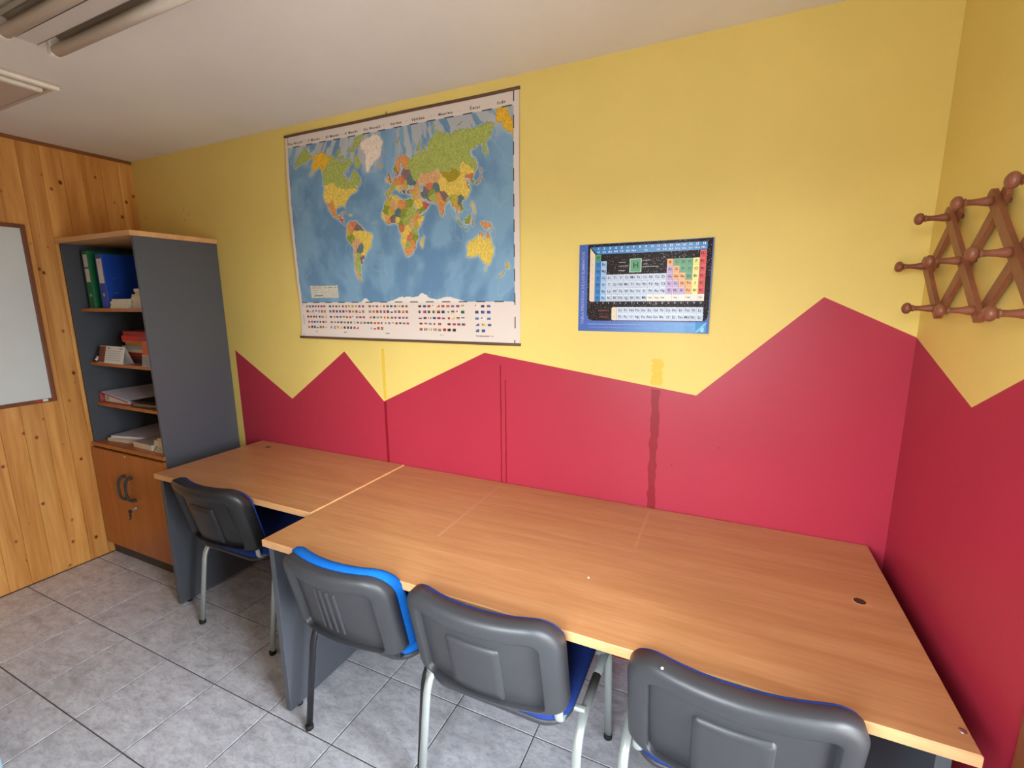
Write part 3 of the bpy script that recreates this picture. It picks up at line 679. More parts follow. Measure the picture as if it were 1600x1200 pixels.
LAND = {
 'na': [(-168,66),(-162,70),(-156,71.5),(-141,70),(-128,70.5),(-115,68),(-108,68),(-95,68),(-94,72),(-85,69.5),(-82,67),(-88,64),(-94,61),(-94,58.5),(-88,56.5),(-82,55),(-80,51.5),(-79,54.5),(-77,58),(-78,62.5),(-72,62),(-66,59),(-62,57),(-56,52.5),(-60,50),(-66,50),(-65,48.5),(-61,46),(-66,43.5),(-70,42),(-74,40),(-76,36),(-81,31.5),(-80,26),(-82,27.5),(-84,30),(-90,29.5),(-97,27.5),(-97.5,22),(-95,18.5),(-91,18.7),(-90,21.3),(-87,21.3),(-88.5,16),(-83.5,15.5),(-83.5,11),(-79.5,9.3),(-77,8),(-80,7.5),(-85,10),(-88,13),(-94,16),(-100,17),(-105,20),(-106,23),(-112,29),(-114.5,31),(-112,27),(-110,23.3),(-114.5,28),(-117,32.5),(-121,35),(-124,40),(-124,47),(-128,51),(-133,56),(-140,60),(-147,61),(-152,59),(-160,56),(-164,54.8),(-158,58.5),(-165,61.5),(-161,64.5)],
 'sa': [(-77,8.5),(-72,12),(-62,10.5),(-52,5),(-50,0),(-44,-2.5),(-37,-5),(-35,-8),(-39,-13),(-39,-18),(-41,-22),(-48,-26),(-50,-30),(-54,-34.5),(-58,-34.5),(-57,-38),(-62,-39),(-65,-42.5),(-66,-47),(-69,-51),(-67,-55),(-72,-54),(-75.5,-50),(-74,-42),(-73.5,-36),(-71.5,-30),(-70.3,-18.5),(-76,-14),(-81,-6),(-80,-2),(-78.5,2),(-77,5)],
 'gr': [(-73,78.3),(-60,81.5),(-35,83.3),(-18,81),(-19,76),(-22,71.5),(-32,68.3),(-40,65),(-43.5,60),(-49,62),(-53.5,67),(-54,71),(-60,75.5),(-70,76)],
 'af': [(-6,35.8),(10,37.2),(11,33.5),(20,31),(29,31),(33,31),(35,27),(37.5,20.5),(43,12),(51,12),(48,5),(42,-2),(39,-6),(40.5,-14.5),(35.5,-20),(35,-24),(32.5,-28),(28,-33),(20,-34.8),(18,-32),(14.5,-22.5),(12,-16),(13.5,-9),(9,-1),(9.5,4),(4,6.3),(-5,5),(-8,4.5),(-13,8.5),(-17,14.5),(-16.5,20),(-13,27.5)],
 'mg': [(44,-17),(49.5,-12.5),(50,-16),(47,-25),(44,-24.5)],
 'eu': [(-9,37),(-9,43.5),(-2,43.5),(-1.5,46),(-4.5,48.3),(2,50.5),(5,53.3),(8.5,54),(8.2,57),(10.5,57.5),(11,54.3),(19,54.6),(21,57.5),(24,59.3),(30,60),(22,60.5),(22,63.5),(25.5,65.5),(21.5,65),(17.5,61.5),(18.5,59.7),(16,56.5),(12.5,56),(11,59),(7,58),(5,61),(10,64),(15,68.5),(24,71),(31,70),(41,67),(40,64.5),(37,64),(44,66.5),(44,68.5),(54,68.5),(60,69.5),(68,69),(67,72),(72,73),(74,68),(77,72),(87,75),(104,77.7),(113,74),(128,72.5),(140,72.5),(160,70),(180,68.8),(190,66.3),(180,63),(179,62.3),(170,60),(163,58),(162,55),(157,51),(156,57),(163,61.5),(155,59.5),(142,59),(135,54.7),(141,53),(140,48),(135,43.5),(130.5,42.3),(127.5,39.5),(129.5,36),(126.5,34.5),(125,39.5),(121.5,40.5),(118,39),(122,37),(119.5,35),(122,31),(120,26),(114,22),(108,21.5),(106,19),(109,12.5),(105,8.7),(100.5,13.3),(99.5,9.5),(103.5,1.5),(101,3),(98.3,8.5),(97.5,16),(94.5,16),(91,22.5),(87,21.5),(80.5,15.5),(80,10.5),(77.5,8),(73,17),(72.5,21),(67,25),(61,25.3),(57,27),(50.5,30),(48,29.5),(51.5,25),(56,25.5),(59.7,22.5),(55,17.5),(45,13),(43,13.5),(39,21),(34.5,28),(34.5,31.5),(36,36.5),(28,36.7),(26.5,40),(30,41.2),(41,41.3),(37,45.5),(33,45),(30,46),(28,42),(23.5,40.5),(23,36.8),(19.5,41.5),(13.5,45.5),(18,40),(16,38),(12.5,41.8),(9,44.3),(3.5,43),(-0.5,38.7),(-5.5,36.2)],
 'ru2': [(-200,62),(-195,70),(-180,68.8),(-170,66.3),(-180,63),(-181,62.3),(-190,60),(-200,58)],
 'al2': [(192,66),(198,70),(204,71.5),(212,70),(212,60),(205,59),(200,56),(202,58.5),(195,61.5),(199,64.5)],
 'au': [(114,-22),(122,-18),(129,-15),(131,-11.7),(136.5,-12),(136,-15.5),(140,-17.5),(142.3,-11),(145.5,-15),(149,-20.5),(153,-25.5),(153,-31),(150,-37.5),(146,-39),(141,-38.2),(138,-35),(135.5,-34.8),(131,-31.5),(124,-33.5),(118,-35),(115,-34)],
 'tas': [(144.8,-40.8),(148.3,-41),(147,-43.6)],
 'nz1': [(173,-35),(178.3,-37.8),(175,-41.5),(174,-39)], 'nz2': [(172.5,-40.7),(174,-41.8),(170.5,-46),(166.5,-46)],
 'uk': [(-5.5,50),(1.5,51.2),(0,53.5),(-2,56),(-2,57.7),(-5,58.5),(-6,56.5),(-3.5,54.5),(-4.7,53)], 'ie': [(-10,51.7),(-6.3,52.2),(-6,54.5),(-8.5,55.2)],
 'ice': [(-24,65.5),(-22,64),(-18.5,63.5),(-13.7,65),(-16,66.4),(-20,66)], 'jp1': [(130,32),(135,33.7),(140,35.3),(141.8,39.5),(141,41.3),(139.5,38.5),(136,36.5),(131,34.3)], 'jp2': [(140.3,41.7),(145,43.3),(142,45.4)],
 'ph': [(120.3,16.5),(122,18.5),(124,13),(126,8),(122,7),(123,11)], 'bor': [(109,1.5),(113,3.2),(117,7),(119,5),(116,-3.7),(110.5,-3)], 'sum': [(95.5,5.5),(99,2.5),(106,-3),(105.5,-5.8),(101,-2.5)], 'jav': [(105.3,-6.8),(114.5,-7.7),(114,-8.6),(107,-7.7)],
 'sul': [(119.5,-5.5),(119.5,0.5),(125,1.5),(121,-1),(122.5,-5)], 'png': [(131,-1),(138,-1.7),(146,-5.5),(150.5,-10.5),(144,-8),(138,-8.3),(133,-4)], 'sri': [(80,9.5),(81.8,7),(80.3,6)],
 'cub': [(-84.5,22),(-80,23),(-74.5,20.2),(-78,20.7)], 'his': [(-74,19.8),(-69,19.5),(-69,18.3),(-74,18.2)],
 'baf': [(-80,73.5),(-72,71.5),(-62,66.5),(-66,62.5),(-74,65),(-79,70)], 'vic': [(-117,70),(-105,73),(-101,69.3),(-113,68.6)], 'ell': [(-90,76.5),(-88,80),(-70,83),(-64,82),(-78,77)], 'bank': [(-125,72),(-118,75.5),(-112,73),(-120,71.3)], 'dev': [(-100,74),(-98,76.5),(-82,76.3),(-82,74.6)],
 'nov': [(52,71),(57,74.5),(68,76.8),(58,71)], 'sva': [(11,78),(18,80),(25,79.5),(17,76.7)], 'sev': [(95,79),(100,81),(104,79)], 'nsi': [(138,75),(145,76),(150,75)],
}
SEEDS = [(-110,60,'G'),(-95,55,'G'),(-75,52,'G'),(-125,60,'G'),(-80,68,'G'),(-100,73,'G'),(-75,80,'G'),(-120,73,'G'),(-64,54,'G'),(-150,66,'A'),(-160,62,'A'),(-145,62,'A'),(-100,41,'Y'),(-115,40,'Y'),(-85,37,'Y'),(-80,30,'Y'),(-73,43,'Y'),(-95,33,'Y'),(-106,27,'O'),(-102,22,'O'),(-92,17,'O'),(-86,13,'R'),(-80,21,'P'),(-71,19,'Y'),
 (-74,4,'O'),(-66,8,'O2'),(-59,5,'V'),(-78,-2,'Y2'),(-75,-9,'G2'),(-65,-17,'P'),(-52,-10,'Y'),(-60,-4,'Y'),(-45,-15,'Y'),(-53,-27,'Y'),(-58,-23,'B'),(-56,-33,'V'),(-65,-35,'G'),(-67,-45,'G'),(-62,-28,'G'),(-72.5,-28,'P'),(-74,-45,'P'),(-40,72,'W'),(-45,63,'W'),(-30,80,'W'),(-25,72,'W'),(-55,77,'W'),(-65,79,'W'),
 (-5,33,'Y2'),(3,28,'P'),(17,27,'O'),(28,27,'G2'),(9,34,'Y'),(-10,20,'G2'),(-3,18,'Y2'),(9,17,'B'),(18,15,'G2'),(30,15,'G'),(40,9,'O'),(46,5,'Y'),(-15,14,'Y'),(-11,10,'P'),(-6,7,'O'),(0,8,'V'),(8,9,'Y'),(12,5,'G2'),(20,6,'G'),(23,-3,'Y'),(15,-1,'O2'),(37,0,'Y2'),(35,-6,'G'),(17,-12,'Y'),(27,-14,'O2'),(35,-15,'G2'),(30,-19,'O'),(23,-22,'G'),(17,-22,'Y'),(24,-30,'P2'),(32,2,'P'),(47,-19,'Y'),
 (-4,40,'Y2'),(-8,39.5,'G'),(2,47,'G'),(10,51,'O'),(12,43,'Y'),(19,52,'O2'),(9,61,'G2'),(15,62,'O'),(26,64,'O'),(27,54,'V'),(31,49,'B'),(25,46,'Y2'),(21,44,'P'),(-2,54,'O2'),(-8,53,'Y'),(-19,65,'Y2'),(9,56,'R'),(22,39,'B'),(34,39,'O'),(44,33,'P'),(38,35,'Y2'),(45,24,'Y'),(47,16,'G2'),(56,22,'R'),(54,32,'B'),(66,34,'G2'),(69,29,'G'),(78,22,'O'),(78,14,'O'),(76,28,'O'),(67,48,'P'),(75,48,'P'),(55,47,'P'),(64,41,'O2'),(59,38,'V'),(73,39,'B'),
 (84,28,'V'),(90,24,'G'),(96,21,'Y2'),(101,15,'O'),(105,19,'B'),(107,14,'G2'),(104,12,'P'),(102,4,'Y'),(113,0,'G2'),(102,0,'G2'),(110,-7,'G2'),(121,-2,'O'),(135,-3,'O'),(143,-6,'O'),(122,14,'Y'),(125,40,'O2'),(128,36,'G2'),(138,37,'O'),(143,43,'O'),
 (105,47,'M'),(95,47,'M'),(85,42,'Y'),(90,33,'Y'),(105,35,'Y'),(115,30,'Y'),(120,47,'Y'),(112,40,'Y'),(127,46,'Y'),(45,55,'G'),(60,60,'G'),(40,62,'G'),(80,62,'G'),(100,60,'G'),(120,60,'G'),(140,62,'G'),(170,65,'G'),(160,58,'G'),(135,50,'G'),(95,53,'G'),(110,53,'G'),(70,56,'G'),(-190,65,'G'),(205,65,'A'),(198,60,'A'),(90,72,'G'),(60,73,'G'),(20,78.5,'GY'),(133,-25,'Y'),(147,-25,'Y'),(120,-27,'Y'),(147,-42,'Y'),(175,-40,'Y2')]
PAL = dict(G=(166,176,92), G2=(140,150,56), Y=(226,196,92), Y2=(196,170,70), A=(226,178,50), O=(214,146,84), O2=(206,120,84), P=(214,166,118), P2=(216,150,96), R=(190,96,80), V=(130,108,110), B=(96,120,124), M=(166,146,44), W=(232,214,196), GY=(160,160,140))
NXg, NZg = 520, 404
def make_map():
    t = thing('world_map', 'large laminated wall map of the world with flags along its foot', 'map', ((MX0 + MX1) / 2, 0, MZ0)); L = Vector(t.location)
    xs = np.linspace(MX0, MX1, NXg + 1); zs = np.linspace(MZ0, MZ1, NZg + 1)
    cxs = (xs[:-1] + xs[1:]) / 2; czs = (zs[:-1] + zs[1:]) / 2
    CX, CZ = np.meshgrid(cxs, czs)
    LA = np.array([-75, -66, -55, -45, -34.5, -25, -10, 0, 8, 14, 25, 36, 42, 49, 57, 60, 65, 71, 77, 83.6, 90])
    ZA = np.array([1.565, 1.615, 1.675, 1.725, 1.775, 1.812, 1.872, 1.910, 1.937, 1.960, 2.002, 2.045, 2.068, 2.098, 2.142, 2.158, 2.185, 2.217, 2.262, 2.325, 2.395])
    SA = np.interp(LA, [-75, -55, -48, -30, 0, 10, 30, 48, 58, 65, 75, 82, 90], [.80, .92, 1.0, 1.06, 1.09, 1.09, 1.06, 1.0, .93, .88, .79, .71, .62])
    lon = (CX - 2.06) * 308.5 + 5; lat = np.interp(CZ, ZA, LA)
    for _ in range(6):
        lat = np.interp(CZ - 0.075 * (lat / 70) * ((lon - 5) / 165) ** 2, ZA, LA)
        lon = (CX - 2.06) * 308.5 / np.interp(lat, LA, SA) + 5
    wx = lon + (fbm(lon + 400, lat + 200, 0.25, 3, 3) - 0.5) * 4; wy = lat + (fbm(lon + 300, lat + 300, 0.25, 9, 3) - 0.5) * 3
    land = np.zeros(CX.shape, bool)
    for k, p in LAND.items(): land |= inpoly(wx, wy, p)
    for (a, b, c, d) in ((-95, -79, 52, 62.5),): pass
    lakes = ((lon - 51) / 3.0) ** 2 + ((lat - 41.5) / 4.8) ** 2 < 1; land &= ~lakes
    mercw = np.log(np.tan(PI / 4 + np.radians(np.clip(lat, -80, 84)) / 2)) * 57.3
    best = np.full(CX.shape, 1e9); idx = np.zeros(CX.shape, int)
    jx = (fbm(lon + 700, lat + 90, 0.2, 21, 3) - .5) * 6; jy = (fbm(lon + 30, lat + 700, 0.2, 31, 3) - .5) * 6
    names = list(PAL)
    for (a, b, k) in SEEDS:
        d = (lon + jx - a) ** 2 + (mercw + jy - math.log(math.tan(PI / 4 + math.radians(b) / 2)) * 57.3) ** 2
        q = d < best; best[q] = d[q]; idx[q] = names.index(k)
    pal = np.array([lin(PAL[k]) for k in names])
    col = np.zeros(CX.shape + (3,))
    # ocean: deep and shallow blues, pale shelves by the land
    n = fbm(lon + 500, lat + 500, 0.035, 41, 5); deep = np.array(lin((100, 138, 172))); mid = np.array(lin((124, 162, 190)))
    f = np.clip((n - 0.35) / 0.3, 0, 1)[..., None]; col[:] = deep * (1 - f) + mid * f
    ridge = np.abs(fbm(lon + 900, lat + 800, 0.03, 51, 3) - 0.5) < 0.012; col[ridge] = col[ridge] * 0.88 + np.array(lin((176, 200, 208))) * 0.12
    sh = land.copy().astype(float)
    for _ in range(14):
        s2 = sh.copy(); s2[1:] += sh[:-1]; s2[:-1] += sh[1:]; s2[:, 1:] += sh[:, :-1]; s2[:, :-1] += sh[:, 1:]; sh = s2 / 5
    nn = fbm(lon + 120, lat + 77, 0.12, 61, 3); north = np.clip((lat - 50) / 22, 0, 1)
    arc = np.clip((lat - 58) / 10, 0, 1) * np.clip((nn - 0.40) / 0.10, 0, 1) * 0.8 * np.clip(np.abs(lon + 5) / 22 - .3, 0, 1)
    shelf = np.clip(np.maximum(sh * 1.7 + (nn - 0.55) * 0.6 * (sh > .02), arc), 0, 0.85)[..., None]
    nor = north[..., None]
    col = col * (1 - shelf) + (np.array(lin((196, 208, 208))) * (1 - nor) + np.array(lin((184, 182, 180))) * nor) * shelf
    lc = pal[idx]; sp = np.random.RandomState(5).rand(*CX.shape); dk = (fbm(lon + 5, lat + 60, 0.8, 71, 2) - 0.5)
    lc = lc * (1 + dk[..., None] * 0.55); lc[sp > 0.88] *= 0.66
    col[land] = lc[land]
    edge = land & ~(np.roll(land, 1, 0) & np.roll(land, -1, 0) & np.roll(land, 1, 1) & np.roll(land, -1, 1)); col[edge] *= 0.72
    gl = (np.abs(((lon + 400) % 15) - 0) < 0.35) & ~land; col[gl] *= 0.95
    # antarctica
    hgt = 0.034 * np.exp(-((CX - 2.19) / .055) ** 2) + 0.026 * np.exp(-((CX - 2.08) / .07) ** 2) + 0.024 * np.exp(-((CX - 2.33) / .07) ** 2) + 0.022 * np.exp(-((CX - 1.845) / .022) ** 2)
    ant = CZ < 1.563 + hgt * (0.75 + 0.5 * fbm(CX * 60 + 9, CZ * 60 + 5, 1.0, 81, 3))
    col[ant] = np.array(lin((226, 216, 206)))
    paper = np.array(lin((220, 206, 196)))
    # printed area, margins
    inside = (CX > 1.404) & (CX < 2.664) & (CZ < 2.338) & (CZ > 1.566)
    col[~inside] = paper
    u = (CX - MX0); bord = (np.abs(CX - 1.405) < 0.0018) | (np.abs(CX - 2.663) < 0.0018) | (((np.abs(CZ - 2.338) < 0.0022) | (np.abs(CZ - 1.566) < 0.0022)) & (CX > 1.404) & (CX < 2.664))
    bord &= ((np.floor(CX / 0.045) + np.floor(CZ / 0.05)) % 2 == 0); col[bord] = np.array(lin((70, 74, 84)))
    # legend box
    bx = (CX > 1.478) & (CX < 1.672) & (CZ > 1.588) & (CZ < 1.652); col[bx] = np.array(lin((206, 202, 186)))
    rs = np.random.RandomState(3)
    tx = bx & (((CZ - 1.588) % 0.010) < 0.0035) & (rs.rand(*CX.shape) > 0.45) & (CX > 1.486) & (CX < 1.664); col[tx] = np.array(lin((130, 132, 126)))
    sb = (CX > 1.503) & (CX < 1.562) & (CZ > 1.599) & (CZ < 1.604)
    col[sb] = np.array(lin((84, 108, 138)))
    # flags
    fc = [lin(c) for c in ((178, 44, 48), (176, 50, 50), (40, 62, 132), (44, 110, 74), (214, 178, 60), (226, 218, 208), (40, 38, 40), (70, 120, 178), (196, 100, 50))]
    rnd = random.Random(11)
    rows = [1.545, 1.519, 1.491, 1.463, 1.437]
    groups = [(1.432, 0.0208, [7, 7, 7, 7, 7]), (1.597, 0.0222, [11, 11, 11, 12, 9]), (1.862, 0.0222, [11, 11, 11, 11, 4]), (2.160, 0.0262, [10, 10, 10, 10, 8]), (2.468, 0.0300, [3, 3, 3, 3, 2])]
    pal8 = [(58, 84, 150), (62, 110, 160)]
    for gi, (gx, pitch, cnt) in enumerate(groups):
        fx0 = gx
        for r, zc in enumerate(rows):
            for k in range(cnt[r]):
                xa = fx0 + (0.003 * (r > 2)) + k * pitch; wd = 0.0145 if gi < 3 else 0.0175; hh = 0.0055
                c = rnd.sample(fc, 3); kind = rnd.choice('hhvvcb') if gi < 4 else 'b'
                if gi == 4: c[0] = lin(rnd.choice(pal8)) if rnd.random() < .7 else c[0]
                reg = (CX > xa) & (CX < xa + wd) & (CZ > zc - hh) & (CZ < zc + hh)
                if kind == 'h':
                    col[reg & (CZ > zc + hh / 3)] = c[0]; col[reg & (np.abs(CZ - zc) <= hh / 3)] = c[1]; col[reg & (CZ < zc - hh / 3)] = c[2]
                elif kind == 'v':
                    col[reg & (CX < xa + wd / 3)] = c[0]; col[reg & (CX >= xa + wd / 3)] = c[1]; col[reg & (CX > xa + 2 * wd / 3)] = c[2]
                elif kind == 'c':
                    col[reg] = c[0]; col[reg & ((np.abs(CZ - zc) < hh * .3) | (np.abs(CX - xa - wd / 2) < wd * .12))] = c[1]
                else:
                    col[reg] = c[0]; col[reg & (CZ > zc) & (CX < xa + wd * .45)] = c[1]
    # continent captions under the flag blocks
    for a, b in ((1.492, 1.508), (1.690, 1.712), (1.962, 1.985), (2.28, 2.30), (2.47, 2.56)):
        q = (CX > a) & (CX < b) & (np.abs(CZ - 1.413) < 0.0014) & (rs.rand(*CX.shape) > .3); col[q] = np.array(lin((120, 112, 110)))
    # geometry
    off = np.array([[map_off(x, z) for x in xs[::8]] for z in zs[::4]])
    OX = np.array([np.interp(xs, xs[::8], r) for r in off]); OFF = np.array([np.interp(zs, zs[::4], OX[:, i]) for i in range(NXg + 1)]).T
    GX, GZ = np.meshgrid(xs, zs)
    V = np.stack([GX - L.x, -OFF, GZ - L.z], -1).reshape(-1, 3)
    ii = np.arange(NZg * NXg); r = ii // NXg; c = ii % NXg; a = r * (NXg + 1) + c
    F = np.stack([a, a + 1, a + NXg + 2, a + NXg + 1], -1)
    me = bpy.data.meshes.new('printed_sheet'); me.vertices.add(len(V)); me.vertices.foreach_set('co', V.astype(np.float32).ravel())
    me.loops.add(F.size); me.loops.foreach_set('vertex_index', F.ravel().astype(np.int32)); me.polygons.add(len(F))
    me.polygons.foreach_set('loop_start', (ii * 4).astype(np.int32)); me.polygons.foreach_set('loop_total', np.full(len(F), 4, np.int32))
    me.update(); me.validate()
    ca = me.color_attributes.new('print', 'FLOAT_COLOR', 'CORNER')
    cc = np.concatenate([col.reshape(-1, 3), np.ones((len(F), 1))], 1); cc = np.repeat(np.clip(cc, 0, 1), 4, 0)
    ca.data.foreach_set('color', cc.astype(np.float32).ravel()); me.polygons.foreach_set('use_smooth', np.ones(len(F), bool))
    me.materials.append(M['map']); o = bpy.data.objects.new('printed_sheet', me); COL.objects.link(o); o.parent = t
    for z_, nm in ((MZ1 + 0.003, 'top_rod'), (MZ0 - 0.002, 'bottom_rod')):
        path = [(x - L.x, -map_off(x, z_ if nm == 'bottom_rod' else 2.392), z_ - L.z) for x in np.linspace(MX0 - 0.003, MX1 + 0.003, 24)]
        MB().tube(path, 0.0055, 0.0065, ref=(0, 1, 0), m=M['map_rod'], n=10).build(nm, t)
    MB().tube([(2.035 - L.x, -0.004, MZ1 + 0.004 - L.z), (2.031 - L.x, -0.004, MZ1 + 0.02 - L.z), (2.027 - L.x, -0.004, MZ1 + 0.004 - L.z)], 0.0015, m=M['map_rod'], ref=(0, 1, 0), n=6).build('hanging_loop', t)
    def warp(co): return Vector((co.x, -map_off(co.x + L.x, co.z + L.z) - 0.0012, co.z))
    parts = [('The World', 1.455), ('Il Mondo', 1.585), ('El Mundo', 1.705), ('O Mundo', 1.822), ('De Wereld', 1.947), ('Verden', 2.085), ('Världen', 2.205), ('Maailma', 2.345), ('Świat', 2.487), ('Svět', 2.608)]
    tl = []
    for s_, x_ in parts: tl.append(text_mesh('title_lettering', s_, 0.0155, M['ink'], t, (x_ - L.x, 0, 2.354 - L.z), (PI / 2, 0, 0), spacing=1.4, warp=warp, bold=0.0004))
    for a, b in zip(parts[:-1], parts[1:]): tl.append(text_mesh('title_lettering', '·', 0.022, M['ink'], t, ((a[1] + b[1]) / 2 - L.x, 0, 2.354 - L.z), (PI / 2, 0, 0), warp=warp))
    tag(join_meshes('title_lettering', tl, t), kind='stuff')
    return t
make_map()

# ================================================================= PERIODIC TABLE
def make_chart():
    x0, x1, z0, z1 = 2.945, 3.435, 1.446, 1.783; Wd, Hh = x1 - x0, z1 - z0
    t = thing('periodic_table_chart', 'blue-edged Spanish periodic table of the elements on the yellow wall', 'poster', ((x0 + x1) / 2, 0, z0))
    def off(u): return 0.003 + 0.010 * max(0, (u - 0.80) / 0.2) ** 2
    def P(u, v, d=0.0): return ((u - 0.5) * Wd, -off(u) - d, (1 - v) * Hh)
    def rect(m, u0, v0, u1, v1, mat, d):
        n = max(1, int((u1 - u0) / 0.05))
        for k in range(n):
            a, b = u0 + (u1 - u0) * k / n, u0 + (u1 - u0) * (k + 1) / n
            m.face([P(a, v1, d), P(b, v1, d), P(b, v0, d), P(a, v0, d)], mat)
    def poly_round(u0, v0, u1, v1, r, corners, n=6):
        pts = []; asp = Wd / Hh
        for (cu, cv, sx, sy, a0, key) in ((u1, v1, -1, -1, 0, 'br'), (u0, v1, 1, -1, 90, 'bl'), (u0, v0, 1, 1, 180, 'tl'), (u1, v0, -1, 1, 270, 'tr')):
            if key in corners:
                for k in range(n + 1):
                    q = math.radians(a0 + 90 * k / n); pts.append((cu + sx * r + math.cos(q) * r, cv + sy * r * asp + math.sin(q) * r * asp))
            else: pts.append((cu, cv))
        return pts
    Bl = flat('chart_blue', (62, 96, 176), .3); Bd = flat('chart_band_blue', (16, 120, 190), .3); Blk = None
    # speckled near-black field
    tt = NT('chart_black'); vv = tt.obj_coord(); vo = tt.n('ShaderNodeTexVoronoi'); vo.inputs['Scale'].default_value = 190; tt.l(vv, vo.inputs['Vector'])
    big = tt.noise(vv, 9, 2); th = tt.n('ShaderNodeMath', operation='MULTIPLY'); th.inputs[1].default_value = 0.30; tt.l(big, th.inputs[0])
    sb = tt.n('ShaderNodeMath', operation='SUBTRACT'); tt.l(vo.outputs['Distance'], sb.inputs[0]); tt.l(th.outputs[0], sb.inputs[1])
    tt.base(tt.ramp(sb.outputs[0], [(0.0, lin((190, 172, 170))), (0.05, lin((30, 19, 18)))])); tt.rough(.4); tt.b.inputs['Specular IOR Level'].default_value = 0.15; Blk = tt.m
    m = MB(); n = 20
    front = [[P(k / n, v) for k in range(n + 1)] for v in (0, 1)]; back = [[(p[0], p[1] + 0.0016, p[2]) for p in r] for r in front]
    m.loops([back[0], front[0], front[1], back[1]], Bl, False, smooth=False); m.build('laminated_sheet', t)
    m = MB()
    pr = poly_round(0.072, 0.0, 0.992, 0.875, 0.05, ('bl', 'br'))
    # black field as vertical slices so it follows the curl
    us = [0.072, 0.085, 0.10, 0.12] + [0.12 + (0.95 - 0.12) * k / 16 for k in range(1, 17)] + [0.965, 0.98, 0.992]
    def vb(u):
        r = 0.05; asp = Wd / Hh
        for cu in (0.122, 0.942):
            if (cu == 0.122 and u < cu) or (cu == 0.942 and u > cu): return 0.875 - r * asp * (1 - math.sqrt(max(0, 1 - ((u - cu) / r) ** 2)))
        return 0.875
    for a, b in zip(us[:-1], us[1:]): m.face([P(a, vb(a), .0006), P(b, vb(b), .0006), P(b, 0.004, .0006), P(a, 0.004, .0006)], Blk)
    m.build('black_field', t)
    m = MB(); e = 0.0012
    for a, b in ((0.088, 0.135), (0.135, 0.955)): pass
    for k in range(16):
        a, b = 0.094 + (0.958 - 0.094) * k / 16, 0.094 + (0.958 - 0.094) * (k + 1) / 16
        f_ = lambda u: 0.036 + max(0, min(1, (u - 0.094) / 0.045)) * 0.082
        m.face([P(a, f_(a), e), P(b, f_(b), e), P(b, 0.034, e), P(a, 0.034, e)], Bd)
    m.build('blue_band', t)
    c0, cp, r0, rp = 0.135, 0.0457, 0.122, 0.0760
    crm = flat('chart_cream', (224, 206, 178), .35)
    m = MB(); m.face([P(0.090, 0.640, e), P(0.100, 0.653, e), P(0.132, 0.653, e), P(0.132, 0.118, e), P(0.090, 0.045, e)], crm)
    m.face([P(0.275, 0.730, e), P(0.285, 0.718, e), P(0.316, 0.718, e), P(0.316, 0.868, e), P(0.285, 0.868, e), P(0.275, 0.855, e)], crm); m.build('period_column', t)
    K = dict(h=(52, 142, 84), a=(0, 112, 190), e=(150, 186, 222), t=(186, 200, 220), p=(176, 148, 192), s=(226, 152, 72), n=(60, 138, 84), y=(232, 222, 120), r=(206, 52, 50), w=(226, 220, 208))
    KM = {k: flat('cell_' + k, v, .35) for k, v in K.items()}; KL = {k: flat('celledge_' + k, tuple(min(255, x + 34) for x in v), .35) for k, v in K.items()}
    rows = [['H:h'] + [''] * 16 + ['He:r'],
            ['Li:a', 'Be:e'] + [''] * 10 + ['B:s', 'C:n', 'N:n', 'O:n', 'F:y', 'Ne:r'],
            ['Na:a', 'Mg:e'] + [''] * 10 + ['Al:p', 'Si:s', 'P:n', 'S:n', 'Cl:y', 'Ar:r'],
            ['K:a', 'Ca:e'] + [s + ':t' for s in 'Sc Ti V Cr Mn Fe Co Ni Cu Zn'.split()] + ['Ga:p', 'Ge:s', 'As:s', 'Se:n', 'Br:y', 'Kr:r'],
            ['Rb:a', 'Sr:e'] + [s + ':t' for s in 'Y Zr Nb Mo Tc Ru Rh Pd Ag Cd'.split()] + ['In:p', 'Sn:p', 'Sb:s', 'Te:s', 'I:y', 'Xe:r'],
            ['Cs:a', 'Ba:e'] + [s + ':t' for s in 'La Hf Ta W Re Os Ir Pt Au Hg'.split()] + ['Tl:p', 'Pb:p', 'Bi:p', 'Po:s', 'At:y', 'Rn:r'],
            ['Fr:a', 'Ra:e'] + [s + ':t' for s in 'Ac Rf Db Sg Bh Hs Mt'.split()] + ['Uun:w', 'Uuu:w', 'Uub:w', ':w', 'Uuq:w', ':w', 'Uuh:w', ':w', 'Uuo:w']]
    cells = [(c0 + cp * c, r0 + rp * r, s) for r, row in enumerate(rows) for c, s in enumerate(row) if s]
    for r, row in enumerate(('Ce Pr Nd Pm Sm Eu Gd Tb Dy Ho Er Tm Yb Lu', 'Th Pa U Np Pu Am Cm Bk Cf Es Fm Md No Lr')):
        cells += [(c0 + cp * (c + 4), 0.718 + 0.075 * r, s + ':t') for c, s in enumerate(row.split())]
    m = MB(); txt = []
    for (u, v, s) in cells:
        sym, k = s.split(':')
        m.face([P(u, v + rp * .97, .0012), P(u + cp * .96, v + rp * .97, .0012), P(u + cp * .96, v, .0012), P(u, v, .0012)], KL[k])
        m.face([P(u + .004, v + rp * .93, .0016), P(u + cp * .93, v + rp * .93, .0016), P(u + cp * .93, v + .008, .0016), P(u + .004, v + .008, .0016)], KM[k])
        if sym:
            p = P(u + cp * .48, v + rp * .46, .0022); txt.append(text_mesh('symbol', sym, 0.0135 if len(sym) < 3 else 0.009, M['ink'], t, p, (PI / 2, 0, 0), bold=0.0002))
    tag(m.build('element_cells', t), kind='stuff')
    wh = flat('chart_white_ink', (226, 232, 240), .5)
